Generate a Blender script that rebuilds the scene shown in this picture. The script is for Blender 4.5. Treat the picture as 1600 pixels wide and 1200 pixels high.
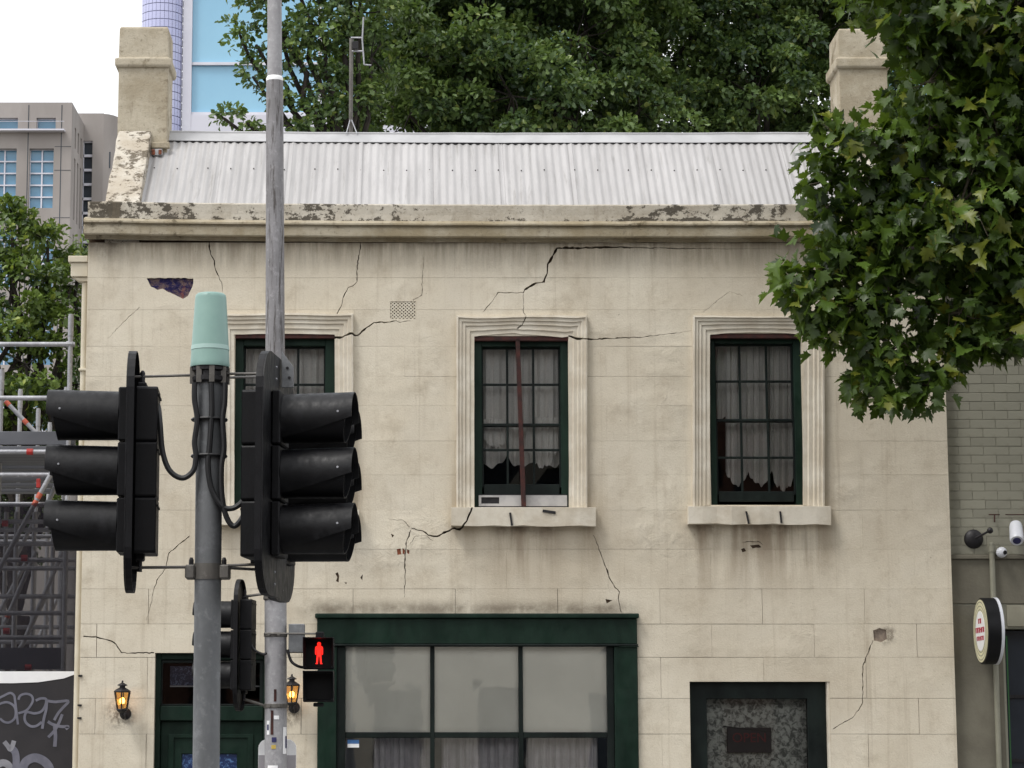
import bpy, bmesh, math, random
import numpy as np
from mathutils import Vector, Matrix

random.seed(7)
rng = np.random.default_rng(11)
scene = bpy.context.scene
for o in list(bpy.data.objects):
    bpy.data.objects.remove(o, do_unlink=True)
C = scene.collection
R = math.radians

# ------------------------------------------------------------------ camera, sky, sun, exposure
FPX, PXC, PYC = 3800.0, 650.0, 600.0          # focal length and optical axis, in pixels of the 1600x1200 photo
PITCH = R(8.3)
CAM = Vector((0.0, -23.0, 1.6))
cam_data = bpy.data.cameras.new('camera')
cam = bpy.data.objects.new('camera', cam_data)
C.objects.link(cam)
cam.location = CAM
cam.rotation_euler = (math.pi / 2 + PITCH, 0, 0)
cam_data.sensor_width = 36
cam_data.sensor_fit = 'HORIZONTAL'
cam_data.lens = FPX / 1600 * 36
cam_data.shift_x = (800 - PXC) / 1600
cam_data.clip_end = 3000
scene.camera = cam

SUN_EL, SUN_ROT = R(58), R(232)
world = bpy.data.worlds.new('World')
scene.world = world
world.use_nodes = True
wn = world.node_tree
wn.nodes.clear()
sky = wn.nodes.new('ShaderNodeTexSky')
sky.sky_type = 'NISHITA'
sky.sun_disc = False
sky.sun_elevation = SUN_EL
sky.sun_rotation = SUN_ROT
sky.air_density = 1.4
sky.dust_density = 6.0
sky.ozone_density = 1.0
hsv = wn.nodes.new('ShaderNodeHueSaturation')
hsv.inputs['Saturation'].default_value = 0.3
cloud = wn.nodes.new('ShaderNodeMix')          # an even layer of white cloud over the clear sky
cloud.data_type = 'RGBA'
cloud.inputs[0].default_value = 0.8
cloud.inputs[7].default_value = (7.4, 7.5, 7.7, 1)
bg = wn.nodes.new('ShaderNodeBackground')
bg.inputs['Strength'].default_value = 0.15
wo = wn.nodes.new('ShaderNodeOutputWorld')
wn.links.new(sky.outputs[0], hsv.inputs['Color'])
wn.links.new(hsv.outputs[0], cloud.inputs[6])
wn.links.new(cloud.outputs[2], bg.inputs['Color'])
wn.links.new(bg.outputs[0], wo.inputs['Surface'])

sun_data = bpy.data.lights.new('sun', 'SUN')
sun_data.energy = 1.35
sun_data.angle = R(16)
sun_data.color = (1.0, 0.97, 0.93)
sun = bpy.data.objects.new('sun', sun_data)
C.objects.link(sun)
sdir = Vector((math.sin(SUN_ROT) * math.cos(SUN_EL), math.cos(SUN_ROT) * math.cos(SUN_EL), math.sin(SUN_EL)))
sun.rotation_euler = (-sdir).to_track_quat('-Z', 'Y').to_euler()
sun.location = (0, -10, 40)

scene.view_settings.view_transform = 'Standard'
scene.view_settings.look = 'None'
scene.view_settings.exposure = 0.42
scene.view_settings.gamma = 1.0
scene.view_settings.use_curve_mapping = False
scene.cycles.max_bounces = 8
scene.cycles.transparent_max_bounces = 12


# ------------------------------------------------------------------ helpers
def at(px, py, Y):
    """the point on the plane y = Y that the photograph shows at pixel (px, py)"""
    dx, dy = (px - PXC) / FPX, (PYC - py) / FPX
    d = Vector((dx, math.cos(PITCH) - dy * math.sin(PITCH), math.sin(PITCH) + dy * math.cos(PITCH)))
    return CAM + d * ((Y - CAM.y) / d.y)


def AX(px, py=700, Y=0.0): return at(px, py, Y).x
def AZ(py, Y=0.0): return at(650, py, Y).z


def S(r, g, b):
    f = lambda v: (v / 255 / 12.92) if v / 255 <= 0.04045 else ((v / 255 + 0.055) / 1.055) ** 2.4
    return (f(r), f(g), f(b), 1.0)


WL = {}      # world location of each object (no parent is ever rotated)


def link(o, parent=None, loc=(0, 0, 0)):
    loc = Vector(loc)
    C.objects.link(o)
    WL[o.name] = loc
    if parent is not None:
        o.parent = parent
        o.location = loc - WL[parent.name]
    else:
        o.location = loc
    return o


def tag(o, label=None, category=None, group=None, kind=None):
    if label: o['label'] = label
    if category: o['category'] = category
    if group: o['group'] = group
    if kind: o['kind'] = kind
    return o


def thing(name, label, category, loc, group=None):
    o = bpy.data.objects.new(name, None)
    o.empty_display_size = 0.2
    link(o, None, loc)
    return tag(o, label, category, group)


class MB:
    """collects verts and faces of ONE mesh"""
    def __init__(self, M=None):
        self.v, self.f, self.mi, self.M, self.cur = [], [], [], M, 0

    def add(self, vs, fs):
        b = len(self.v)
        for p in vs:
            p = Vector(p)
            self.v.append(self.M @ p if self.M else p)
        for f in fs:
            self.f.append([b + i for i in f]); self.mi.append(self.cur)
        return self

    def box(self, x0, x1, y0, y1, z0, z1):
        return self.add([(x0, y0, z0), (x1, y0, z0), (x1, y1, z0), (x0, y1, z0),
                         (x0, y0, z1), (x1, y0, z1), (x1, y1, z1), (x0, y1, z1)],
                        [(0, 3, 2, 1), (4, 5, 6, 7), (0, 1, 5, 4), (1, 2, 6, 5), (2, 3, 7, 6), (3, 0, 4, 7)])

    def prism(self, pts, a, b, axis='y'):
        """2D outline (x,z) extruded along y, or (y,z) along x, or (x,y) along z"""
        n = len(pts)
        mk = {'y': lambda p, t: (p[0], t, p[1]), 'x': lambda p, t: (t, p[0], p[1]), 'z': lambda p, t: (p[0], p[1], t)}[axis]
        vs = [mk(p, a) for p in pts] + [mk(p, b) for p in pts]
        fs = [tuple(range(n)), tuple(range(2 * n - 1, n - 1, -1))]
        fs += [(i, i + n, (i + 1) % n + n, (i + 1) % n) for i in range(n)]
        return self.add(vs, fs)

    def tube(self, path, r, n=8, cap=True, close=False):
        path = [Vector(p) for p in path]
        rs = r if isinstance(r, (list, tuple)) else [r] * len(path)
        vs, fs = [], []
        prev = None
        for i, p in enumerate(path):
            t = (path[min(i + 1, len(path) - 1)] - path[max(i - 1, 0)]).normalized()
            if prev is None:
                u = t.cross(Vector((0, 0, 1)))
                if u.length < 0.1: u = t.cross(Vector((1, 0, 0)))
            else:
                u = prev - t * prev.dot(t)
            u.normalize(); w = t.cross(u); prev = u
            for k in range(n):
                a = 2 * math.pi * k / n
                vs.append(p + (u * math.cos(a) + w * math.sin(a)) * rs[i])
        m = len(path)
        for i in range(m - 1):
            for k in range(n):
                fs.append((i * n + k, i * n + (k + 1) % n, (i + 1) * n + (k + 1) % n, (i + 1) * n + k))
        if cap:
            fs.append(tuple(range(n - 1, -1, -1))); fs.append(tuple((m - 1) * n + k for k in range(n)))
        return self.add(vs, fs)

    def lathe(self, prof, c=(0, 0, 0), n=24, axis='z', a0=0.0):
        """prof: list of (radius, height) spun about an axis through c"""
        vs, fs = [], []
        for r, h in prof:
            for k in range(n):
                a = a0 + 2 * math.pi * k / n
                x, y = r * math.cos(a), r * math.sin(a)
                p = {'z': (x, y, h), 'x': (h, x, y), 'y': (x, h, y)}[axis]
                vs.append((c[0] + p[0], c[1] + p[1], c[2] + p[2]))
        m = len(prof)
        for i in range(m - 1):
            for k in range(n):
                fs.append((i * n + k, i * n + (k + 1) % n, (i + 1) * n + (k + 1) % n, (i + 1) * n + k))
        fs.append(tuple(range(n - 1, -1, -1))); fs.append(tuple((m - 1) * n + k for k in range(n)))
        return self.add(vs, fs)

    def ball(self, c, r, n=12, sz=1.0):
        prof = [(max(1e-4, r * math.sin(math.pi * i / 8)), -r * sz * math.cos(math.pi * i / 8)) for i in range(9)]
        return self.lathe(prof, c, n)

    def sweep(self, prof, x0f, stations):
        """not closed; prof (y,z) list; stations: list of (x, dy, dz)"""
        n = len(prof); vs, fs = [], []
        for (x, dy, dz) in stations:
            for (y, z) in prof: vs.append((x, y + dy, z + dz))
        for i in range(len(stations) - 1):
            for k in range(n):
                fs.append((i * n + k, (i + 1) * n + k, (i + 1) * n + (k + 1) % n, i * n + (k + 1) % n))
        fs.append(tuple(range(n))); fs.append(tuple((len(stations) - 1) * n + k for k in range(n - 1, -1, -1)))
        return self.add(vs, fs)

    def build(self, name, mat, parent=None, bevel=0.0, smooth=False, loc=(0, 0, 0), seg=1, fix=True):
        me = bpy.data.meshes.new(name)
        bm = bmesh.new()
        bv = [bm.verts.new(p) for p in self.v]
        for f, mi in zip(self.f, self.mi):
            try:
                bf = bm.faces.new([bv[i] for i in f]); bf.material_index = mi
            except ValueError:
                pass
        if fix: bmesh.ops.recalc_face_normals(bm, faces=bm.faces)
        if bevel > 0:
            es = [e for e in bm.edges if len(e.link_faces) == 2 and e.calc_face_angle(0) > R(25)]
            bmesh.ops.bevel(bm, geom=es, offset=bevel, segments=seg, affect='EDGES', profile=0.6)
        if smooth:
            for f in bm.faces: f.smooth = True
        bm.to_mesh(me); bm.free()
        if smooth:
            me.set_sharp_from_angle(angle=R(38))
        for m in (mat if isinstance(mat, (list, tuple)) else [mat]): me.materials.append(m)
        o = bpy.data.objects.new(name, me)
        return link(o, parent, loc)


def share(me, name, parent, loc):
    return link(bpy.data.objects.new(name, me), parent, loc)


def cells_mesh(mb, x0, x1, z0, z1, holes, ya, yb):
    """slab between ya and yb with rectangular holes, as one closed mesh"""
    xs = sorted({x0, x1} | {v for h in holes for v in h[:2] if x0 < v < x1})
    zs = sorted({z0, z1} | {v for h in holes for v in h[2:] if z0 < v < z1})
    keep = {}
    for i in range(len(xs) - 1):
        for k in range(len(zs) - 1):
            cx, cz = (xs[i] + xs[i + 1]) / 2, (zs[k] + zs[k + 1]) / 2
            keep[i, k] = not any(h[0] < cx < h[1] and h[2] < cz < h[3] for h in holes)
    if not any(keep.values()): return False
    idx = {}
    vs, fs = [], []
    def V(i, k, s):
        if (i, k, s) not in idx:
            idx[i, k, s] = len(vs); vs.append((xs[i], (ya, yb)[s], zs[k]))
        return idx[i, k, s]
    for (i, k), on in keep.items():
        if not on: continue
        fs.append((V(i, k, 0), V(i + 1, k, 0), V(i + 1, k + 1, 0), V(i, k + 1, 0)))
        fs.append((V(i, k, 1), V(i, k + 1, 1), V(i + 1, k + 1, 1), V(i + 1, k, 1)))
        if not keep.get((i - 1, k)): fs.append((V(i, k, 0), V(i, k + 1, 0), V(i, k + 1, 1), V(i, k, 1)))
        if not keep.get((i + 1, k)): fs.append((V(i + 1, k, 0), V(i + 1, k, 1), V(i + 1, k + 1, 1), V(i + 1, k + 1, 0)))
        if not keep.get((i, k - 1)): fs.append((V(i, k, 0), V(i, k, 1), V(i + 1, k, 1), V(i + 1, k, 0)))
        if not keep.get((i, k + 1)): fs.append((V(i, k + 1, 0), V(i + 1, k + 1, 0), V(i + 1, k + 1, 1), V(i, k + 1, 1)))
    mb.add(vs, fs)
    return True


# ------------------------------------------------------------------ materials
class NT:
    def __init__(self, name):
        self.m = bpy.data.materials.new(name)
        self.m.use_nodes = True
        self.t = self.m.node_tree
        self.b = self.t.nodes['Principled BSDF']
        self.out = self.t.nodes['Material Output']
        self.co = self.n('ShaderNodeTexCoord').outputs['Object']

    def n(self, typ, **kw):
        nd = self.t.nodes.new(typ)
        for k, v in kw.items():
            if k.startswith('_'): setattr(nd, k[1:], v)
            else:
                self.put(nd.inputs[k.replace('__', ' ')], v)
        return nd

    def put(self, sock, v):
        if hasattr(v, 'is_output'): self.t.links.new(v, sock)
        else: sock.default_value = v

    def math(self, op, a, b=0.0, c=0.0, clamp=False):
        nd = self.t.nodes.new('ShaderNodeMath'); nd.operation = op; nd.use_clamp = clamp
        self.put(nd.inputs[0], a); self.put(nd.inputs[1], b); self.put(nd.inputs[2], c)
        return nd.outputs[0]

    def ramp(self, v, a, b, lo=0.0, hi=1.0):
        nd = self.t.nodes.new('ShaderNodeMapRange'); nd.interpolation_type = 'SMOOTHSTEP'
        for i, x in zip(('Value', 'From Min', 'From Max', 'To Min', 'To Max'), (v, a, b, lo, hi)): self.put(nd.inputs[i], x)
        return nd.outputs[0]

    def mapped(self, scale=(1, 1, 1), loc=(0, 0, 0)):
        nd = self.t.nodes.new('ShaderNodeMapping')
        self.put(nd.inputs['Vector'], self.co)
        nd.inputs['Scale'].default_value = scale; nd.inputs['Location'].default_value = loc
        return nd.outputs[0]

    def noise(self, scale=5, detail=6, rough=0.55, vec=None, dist=0.0):
        nd = self.t.nodes.new('ShaderNodeTexNoise')
        self.put(nd.inputs['Vector'], vec if vec is not None else self.co)
        nd.inputs['Scale'].default_value = scale; nd.inputs['Detail'].default_value = detail
        nd.inputs['Roughness'].default_value = rough; nd.inputs['Distortion'].default_value = dist
        return nd.outputs[0]

    def mix(self, f, a, b, blend='MIX'):
        nd = self.t.nodes.new('ShaderNodeMix'); nd.data_type = 'RGBA'; nd.blend_type = blend
        self.put(nd.inputs[0], f); self.put(nd.inputs[6], a); self.put(nd.inputs[7], b)
        return nd.outputs[2]

    def bump(self, h, strength=0.3, dist=0.01, normal=None):
        nd = self.t.nodes.new('ShaderNodeBump')
        nd.inputs['Strength'].default_value = strength; nd.inputs['Distance'].default_value = dist
        self.put(nd.inputs['Height'], h)
        if normal is not None: self.put(nd.inputs['Normal'], normal)
        return nd.outputs[0]

    def xyz(self):
        s = self.t.nodes.new('ShaderNodeSeparateXYZ'); self.put(s.inputs[0], self.co)
        return s.outputs

    def fin(self, color, rough=0.6, metal=0.0, normal=None, spec=0.5):
        self.put(self.b.inputs['Base Color'], color); self.put(self.b.inputs['Roughness'], rough)
        self.put(self.b.inputs['Metallic'], metal); self.put(self.b.inputs['Specular IOR Level'], spec)
        if normal is not None: self.put(self.b.inputs['Normal'], normal)
        return self.m


def simple(name, c1, c2=None, scale=6, rough=0.6, metal=0.0, bump=0.0, bscale=60, spec=0.5, stretch=(1, 1, 1), lo=0.35, hi=0.65, rvar=0.0):
    k = NT(name)
    if c2 is None: c2 = tuple(v * 0.8 for v in c1[:3]) + (1,)
    v = k.mapped(stretch)
    f = k.ramp(k.noise(scale, 7, 0.6, v), lo, hi)
    nrm = k.bump(k.noise(bscale, 5, 0.6, v), bump, 0.01) if bump > 0 else None
    rg = k.ramp(k.noise(scale * 2.3, 4, 0.5, v), 0.3, 0.7, rough - rvar, rough + rvar) if rvar else rough
    return k.fin(k.mix(f, c1, c2), rg, metal, nrm, spec)


def glass_mat(name, tint=(0.9, 0.92, 0.9, 1), clear=0.85, rough=0.02):
    """a pane: mostly see-through, with a mirror sheen that grows at glancing angles"""
    k = NT(name)
    tr = k.n('ShaderNodeBsdfTransparent', Color=tint)
    gl = k.n('ShaderNodeBsdfGlossy', Color=(0.9, 0.92, 0.95, 1), Roughness=rough)
    if True:
        k.put(gl.inputs['Normal'], k.bump(k.noise(2.5, 2, 0.4), 0.04, 0.02))
    fr = k.n('ShaderNodeFresnel', IOR=1.5)
    f = k.math('ADD', fr.outputs[0], 1 - clear - 0.04, clamp=True)
    mx = k.n('ShaderNodeMixShader')
    k.put(mx.inputs[0], f); k.put(mx.inputs[1], tr.outputs[0]); k.put(mx.inputs[2], gl.outputs[0])
    k.put(k.out.inputs['Surface'], mx.outputs[0])
    return k.m


def emit_mat(name, col, strength):
    k = NT(name)
    k.put(k.b.inputs['Base Color'], (0.02, 0.02, 0.02, 1))
    k.put(k.b.inputs['Emission Color'], col)
    k.put(k.b.inputs['Emission Strength'], strength)
    return k.m


def stucco_mat():
    k = NT('stucco')
    x, y, z = k.xyz()
    base = k.mix(k.ramp(k.noise(0.8, 8, 0.6), 0.3, 0.7), S(219, 211, 193), S(207, 197, 177))
    base = k.mix(k.math('MULTIPLY', k.ramp(k.noise(2.2, 7, 0.65, k.mapped((1, 1, 0.45), (7, 0, 3))), 0.52, 0.78), 0.35), base, S(176, 163, 142))
    base = k.mix(k.math('MULTIPLY', k.ramp(k.noise(1.3, 6, 0.6, k.mapped((1, 1, 1), (3, 9, 1))), 0.5, 0.75), 0.4), base, S(214, 207, 192))
    oi = k.t.nodes.new('ShaderNodeObjectInfo')
    base = k.mix(k.math('MULTIPLY', oi.outputs['Random'], 0.14), base, S(166, 156, 140))
    base = k.mix(k.math('MULTIPLY', k.ramp(k.noise(70, 3, 0.6), 0.5, 0.75), 0.3), base, S(165, 152, 130))
    base = k.mix(k.math('MULTIPLY', k.ramp(k.noise(3.4, 12, 0.75, k.mapped((1, 1, 0.8), (11, 0, 2))), 0.47, 0.72), 0.5), base, S(166, 152, 130))
    base = k.mix(k.math('MULTIPLY', k.ramp(k.noise(0.55, 4, 0.5, k.mapped((1, 1, 0.7), (1, 0, 8))), 0.45, 0.68), 0.42), base, S(180, 168, 148))
    pit = k.ramp(k.noise(26, 2, 0.5), 0.72, 0.78)
    base = k.mix(k.math('MULTIPLY', pit, 0.5), base, S(120, 105, 85))
    streak = k.noise(1.0, 7, 0.6, k.mapped((6, 1, 0.5)))
    blot = k.noise(3.2, 7, 0.65)

    def soft(v, a, b, w):
        return k.math('MULTIPLY', k.ramp(v, a - w, a + w), k.ramp(v, b - w, b + w, 1.0, 0.0))

    def stain_shade(col, amt, fx, fz, tex, lo=0.35, hi=0.65):
        nonlocal base
        f = k.math('MULTIPLY', fz, k.ramp(tex, lo, hi))
        if fx is not None: f = k.math('MULTIPLY', f, fx)
        base = k.mix(k.math('MULTIPLY', f, amt, clamp=True), base, col)
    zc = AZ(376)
    stain_shade(S(126, 114, 97), 0.75, None, k.ramp(z, zc - 0.42, zc), k.noise(1.0, 8, 0.7, k.mapped((14, 1, 1.2))), 0.25, 0.7)  # streaky grime plus painted shade, deepening up towards the cornice
    stain_shade(S(84, 75, 64), 0.5, None, k.ramp(z, zc - 0.10, zc + 0.02), blot, 0.36, 0.6)
    stain_shade(S(66, 58, 48), 0.7, soft(x, AX(120), AX(190), 0.12), k.ramp(z, zc - 0.25, zc), blot, 0.3, 0.6)
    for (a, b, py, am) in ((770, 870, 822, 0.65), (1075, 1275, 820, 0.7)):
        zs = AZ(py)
        stain_shade(S(132, 115, 95), am, soft(x, AX(a), AX(b), 0.16), k.math('MULTIPLY', k.ramp(z, zs - 0.85, zs - 0.05), k.ramp(z, zs - 0.01, zs + 0.03, 1.0, 0.0)), streak, 0.36, 0.6)
        stain_shade(S(92, 78, 63), 0.7, soft(x, AX(a), AX(b), 0.1), k.math('MULTIPLY', k.ramp(z, zs - 0.16, zs), k.ramp(z, zs - 0.01, zs + 0.03, 1.0, 0.0)), blot, 0.35, 0.6)
    # grime that has run down beside and under each window surround, and general drip streaks
    for (a, b, py) in ((700, 740, 800), (905, 940, 822), (1270, 1300, 820), (540, 575, 800)):
        zs = AZ(py)
        stain_shade(S(150, 134, 112), 0.6, soft(x, AX(a), AX(b), 0.08), k.math('MULTIPLY', k.ramp(z, zs - 0.7, zs), k.ramp(z, zs, zs + 0.9, 1.0, 0.0)), streak, 0.35, 0.6)
    stain_shade(S(160, 146, 124), 0.4, None, k.ramp(z, 0.0, 0.01), k.noise(1.0, 9, 0.72, k.mapped((10, 1, 0.35), (3, 0, 0))), 0.52, 0.7)
    zt = AZ(957)
    stain_shade(S(92, 80, 66), 0.85, soft(x, AX(470), AX(985), 0.12), soft(z, zt - 0.02, zt + 0.08, 0.08), blot, 0.3, 0.62)
    # soot round the two lanterns
    for (px, py, r) in ((188, 1116, 0.2), (452, 1116, 0.17), (1385, 992, 0.13)):
        p = at(px, py, 0)
        v = k.n('ShaderNodeVectorMath', _operation='DISTANCE')
        k.put(v.inputs[0], k.co); v.inputs[1].default_value = p
        stain_shade(S(88, 76, 64), 0.8, None, k.ramp(v.outputs['Value'], 0.03, r, 1.0, 0.0), k.noise(22, 6, 0.7), 0.38, 0.62)
    h = k.math('ADD', k.math('MULTIPLY', k.noise(7, 4, 0.5), 0.45), k.math('MULTIPLY', k.noise(60, 4, 0.65), 0.26))
    rough_patch = k.math('MULTIPLY', k.ramp(k.noise(0.9, 3, 0.5, k.mapped((1, 1, 1.5), (0.5, 0, 4.4))), 0.5, 0.75), k.noise(6, 6, 0.62, None, 0.6))
    h = k.math('ADD', h, k.math('MULTIPLY', rough_patch, 1.9))
    return k.fin(base, 0.85, 0.0, k.bump(h, 0.6, 0.02), 0.25)


def weathered_mat(name, pale, dark, mid, lo=0.48, hi=0.60, scale=5.0, left=0.0, zband=None):
    k = NT(name)
    x, y, z = k.xyz()
    base = k.mix(k.ramp(k.noise(2.5, 8, 0.65), 0.35, 0.65), pale, mid)
    n = k.noise(scale, 14, 0.72, k.mapped((0.9, 1, 1.2)))
    n = k.math('ADD', n, k.math('MULTIPLY', k.math('SUBTRACT', k.noise(1.1, 3, 0.5), 0.5), 0.45))
    if left: n = k.math('ADD', n, k.ramp(x, AX(140), AX(330), left, 0.0))
    if zband: n = k.math('ADD', n, k.ramp(z, zband[0], zband[1], zband[2], 0.0))
    base = k.mix(k.math('MULTIPLY', k.ramp(n, lo, hi), 0.9), base, dark)
    base = k.mix(k.math('MULTIPLY', k.ramp(k.noise(26, 8, 0.75), 0.56, 0.68), 0.55), base, S(92, 84, 70))
    base = k.mix(k.math('MULTIPLY', k.ramp(k.noise(3, 9, 0.7, k.mapped((2.5, 1, 0.5), (5, 0, 0))), 0.55, 0.7), 0.35), base, S(120, 108, 90))
    return k.fin(base, 0.9, 0.0, k.bump(k.noise(22, 9, 0.7), 0.6, 0.015), 0.2)


def leaf_mat(name, dark, light, yellow, trans=0.35):
    k = NT(name)
    vc = k.t.nodes.new('ShaderNodeAttribute'); vc.attribute_name = 'tint'
    sp = k.t.nodes.new('ShaderNodeSeparateColor'); k.put(sp.inputs[0], vc.outputs['Color'])
    col = k.mix(sp.outputs[0], dark, light)
    col = k.mix(k.math('MULTIPLY', k.ramp(sp.outputs[1], 0.9, 1.0), 0.7), col, yellow)
    k.put(k.b.inputs['Base Color'], col)
    k.put(k.b.inputs['Roughness'], 0.42)
    k.put(k.b.inputs['Specular IOR Level'], 0.45)
    tl = k.n('ShaderNodeBsdfTranslucent')
    k.put(tl.inputs['Color'], k.mix(0.5, col, (0.16, 0.24, 0.02, 1)))
    mx = k.n('ShaderNodeMixShader'); mx.inputs[0].default_value = trans
    k.put(mx.inputs[1], k.b.outputs[0]); k.put(mx.inputs[2], tl.outputs[0])
    k.put(k.out.inputs['Surface'], mx.outputs[0])
    return k.m


def roof_mat():
    k = NT('corrugated_zinc')
    x, y, z = k.xyz()
    oi = k.t.nodes.new('ShaderNodeObjectInfo')
    base = k.mix(k.ramp(k.noise(1.2, 8, 0.6, k.mapped((6, 0.7, 0.7))), 0.35, 0.65), S(178, 176, 175), S(160, 158, 157))
    base = k.mix(k.math('MULTIPLY', oi.outputs['Random'], 0.6), base, S(158, 156, 155))
    base = k.mix(k.math('MULTIPLY', k.ramp(k.noise(3, 9, 0.7, k.mapped((8, 0.5, 0.5), (4, 0, 0))), 0.54, 0.7), 0.6), base, S(130, 127, 123))
    return k.fin(base, 0.5, 0.0, None, 0.4)


def green_paint(name, c=(20, 42, 34)):
    k = NT(name)
    base = k.mix(k.ramp(k.noise(4, 8, 0.65, k.mapped((1, 1, 0.4))), 0.35, 0.7), S(*c), S(c[0] + 14, c[1] + 16, c[2] + 14))
    base = k.mix(k.math('MULTIPLY', k.ramp(k.noise(30, 8, 0.7), 0.66, 0.74), 0.5), base, S(90, 98, 90))
    return k.fin(base, k.ramp(k.noise(8, 4), 0.3, 0.7, 0.35, 0.6), 0, k.bump(k.noise(30, 5, 0.6, k.mapped((3, 1, 0.6))), 0.15, 0.005), 0.2)


def galv(name, c1, c2, metal=0.25, st=0.62):
    k = NT(name)
    vo = k.n('ShaderNodeTexVoronoi', Scale=55.0); k.put(vo.inputs['Vector'], k.co)
    base = k.mix(k.ramp(k.noise(5, 8, 0.65, k.mapped((1, 1, 0.35))), 0.3, 0.7), c1, c2)
    sv = k.t.nodes.new('ShaderNodeSeparateColor'); k.put(sv.inputs[0], vo.outputs['Color'])
    base = k.mix(k.math('MULTIPLY', k.ramp(k.noise(16, 6, 0.7), 0.52, 0.66), 0.4), base, tuple(min(1.0, v * 1.5) for v in c1[:3]) + (1,))
    base = k.mix(k.math('MULTIPLY', sv.outputs[0], 0.3), base, tuple(v * 0.6 for v in c1[:3]) + (1,))
    base = k.mix(k.math('MULTIPLY', k.ramp(k.noise(7, 9, 0.75, k.mapped((5, 5, 0.3))), st, st + 0.09), 0.85), base, S(62, 56, 51))
    return k.fin(base, 0.55, metal, k.bump(k.noise(30, 4), 0.1, 0.003), 0.4)


def lace_mat(name, col, scale=40, lo=0.4, hi=0.6, dark=0.55):
    k = NT(name)
    f = k.ramp(k.noise(scale, 4, 0.6, None, 0.8), lo, hi)
    c2 = tuple(v * dark for v in col[:3]) + (1,)
    col = k.mix(f, col, c2)
    k.put(k.b.inputs['Base Color'], col); k.put(k.b.inputs['Roughness'], 0.9)
    return k.m


MT = {}
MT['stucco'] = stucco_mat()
MT['trim'] = simple('moulded_stucco', S(214, 207, 192), S(194, 184, 166), 3.5, 0.85, 0, 0.35, 40, 0.25)
MT['mortar'] = simple('dark_bare_brick', S(84, 70, 58), S(60, 50, 43), 8, 0.95, 0, 0.4, 40, 0.1)  # dark brown brick and mortar behind the joints and cracks
MT['parapet'] = weathered_mat('parapet_render', S(194, 187, 173), S(66, 60, 51), S(168, 159, 143), 0.55, 0.60, 9.0, 0.07, (AZ(345, -0.15), AZ(336, -0.15), 0.07))
MT['cornice'] = weathered_mat('cornice_render', S(172, 163, 144), S(88, 79, 62), S(146, 134, 110), 0.56, 0.72, 8.0, 0.0)
MT['coping'] = weathered_mat('coping_render', S(200, 194, 182), S(92, 83, 70), S(176, 166, 150), 0.485, 0.56, 12.0)
MT['chimney'] = weathered_mat('chimney_render', S(188, 179, 160), S(112, 100, 80), S(164, 153, 132), 0.55, 0.74, 5.0)
MT['roof'] = roof_mat()
MT['flashing'] = simple('white_flashing', S(178, 178, 179), S(164, 164, 165), 3, 0.5, 0.0, 0.05, 20)
MT['screw'] = simple('roof_screw', S(70, 66, 64), None, 5, 0.5, 0.5)
MT['terracotta'] = simple('terracotta', S(150, 84, 56), S(96, 60, 46), 30, 0.9, 0, 0.4)
MT['green'] = green_paint('dark_green_paint', (11, 30, 22))
MT['green_black'] = green_paint('black_green_paint', (11, 18, 17))
MT['door_green'] = green_paint('door_green_paint', (8, 26, 19))
MT['rust'] = simple('rusty_steel', S(74, 36, 30), S(46, 26, 24), 14, 0.8, 0.2, 0.4, 60)
MT['glass'] = glass_mat('window_glass', (0.81, 0.83, 0.82, 1), 0.96)
MT['shop_glass'] = glass_mat('shop_glass', (0.97, 0.98, 0.97, 1), 0.80)
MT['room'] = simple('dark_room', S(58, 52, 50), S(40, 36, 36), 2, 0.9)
MT['curtain'] = lace_mat('lace_curtain', S(232, 226, 222), 70, 0.35, 0.65, 0.88)
MT['shop_curtain'] = lace_mat('shop_curtain', S(205, 200, 203), 6, 0.3, 0.7, 0.8)
MT['film'] = simple('frosted_film', S(240, 237, 228), S(230, 227, 218), 1.2, 0.8, 0, 0.06, 120)
MT['door_lace'] = lace_mat('flower_lace', S(196, 194, 187), 22, 0.38, 0.64, 0.25)
MT['leadlight'] = None
MT['white_board'] = simple('white_board', S(176, 174, 172), S(150, 148, 148), 6, 0.5)
MT['black_plastic'] = simple('black_plastic', S(10, 10, 13), S(16, 16, 19), 5, 0.5, 0, 0.08, 90, 0.25, (1, 1, 1), 0.35, 0.65, 0.06)
MT['black_plastic_worn'] = simple('black_plastic_worn', S(11, 11, 14), S(36, 36, 39), 14, 0.5, 0, 0.1, 90, 0.3, (1, 1, 0.5), 0.5, 0.85, 0.1)
MT['cable'] = simple('black_cable', S(16, 16, 18), S(26, 26, 28), 9, 0.5)
MT['pole'] = galv('galvanised_pole', S(122, 124, 126), S(98, 100, 102), 0.25)
MT['pole_old'] = galv('grey_pole_paint', S(150, 148, 150), S(124, 122, 123), 0.1, 0.52)
MT['pole_low'] = galv('grey_pole_paint_low', S(166, 165, 167), S(146, 144, 146), 0.1)
MT['steel'] = galv('bracket_steel', S(118, 115, 110), S(84, 80, 76), 0.3)
MT['cap'] = simple('mint_green_cap', S(136, 168, 159), S(126, 158, 150), 3, 0.45, 0, 0.05, 60)
MT['cap_light'] = simple('mint_green_light', S(162, 190, 183), S(154, 184, 176), 3, 0.45)
MT['lens_dark'] = simple('dark_lens', S(8, 8, 10), S(13, 13, 15), 20, 0.45, 0, 0, 60, 0.2)
MT['lens_green'] = simple('green_lens', S(12, 74, 52), S(8, 52, 38), 40, 0.2)
MT['red_man'] = emit_mat('red_light', (1.0, 0.015, 0.008, 1), 1.5)
MT['white_sign'] = simple('white_enamel', S(243, 243, 243), S(236, 236, 237), 5, 0.4)
MT['grey_sign'] = simple('grey_enamel', S(166, 162, 166), S(156, 152, 156), 5, 0.5)
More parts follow.
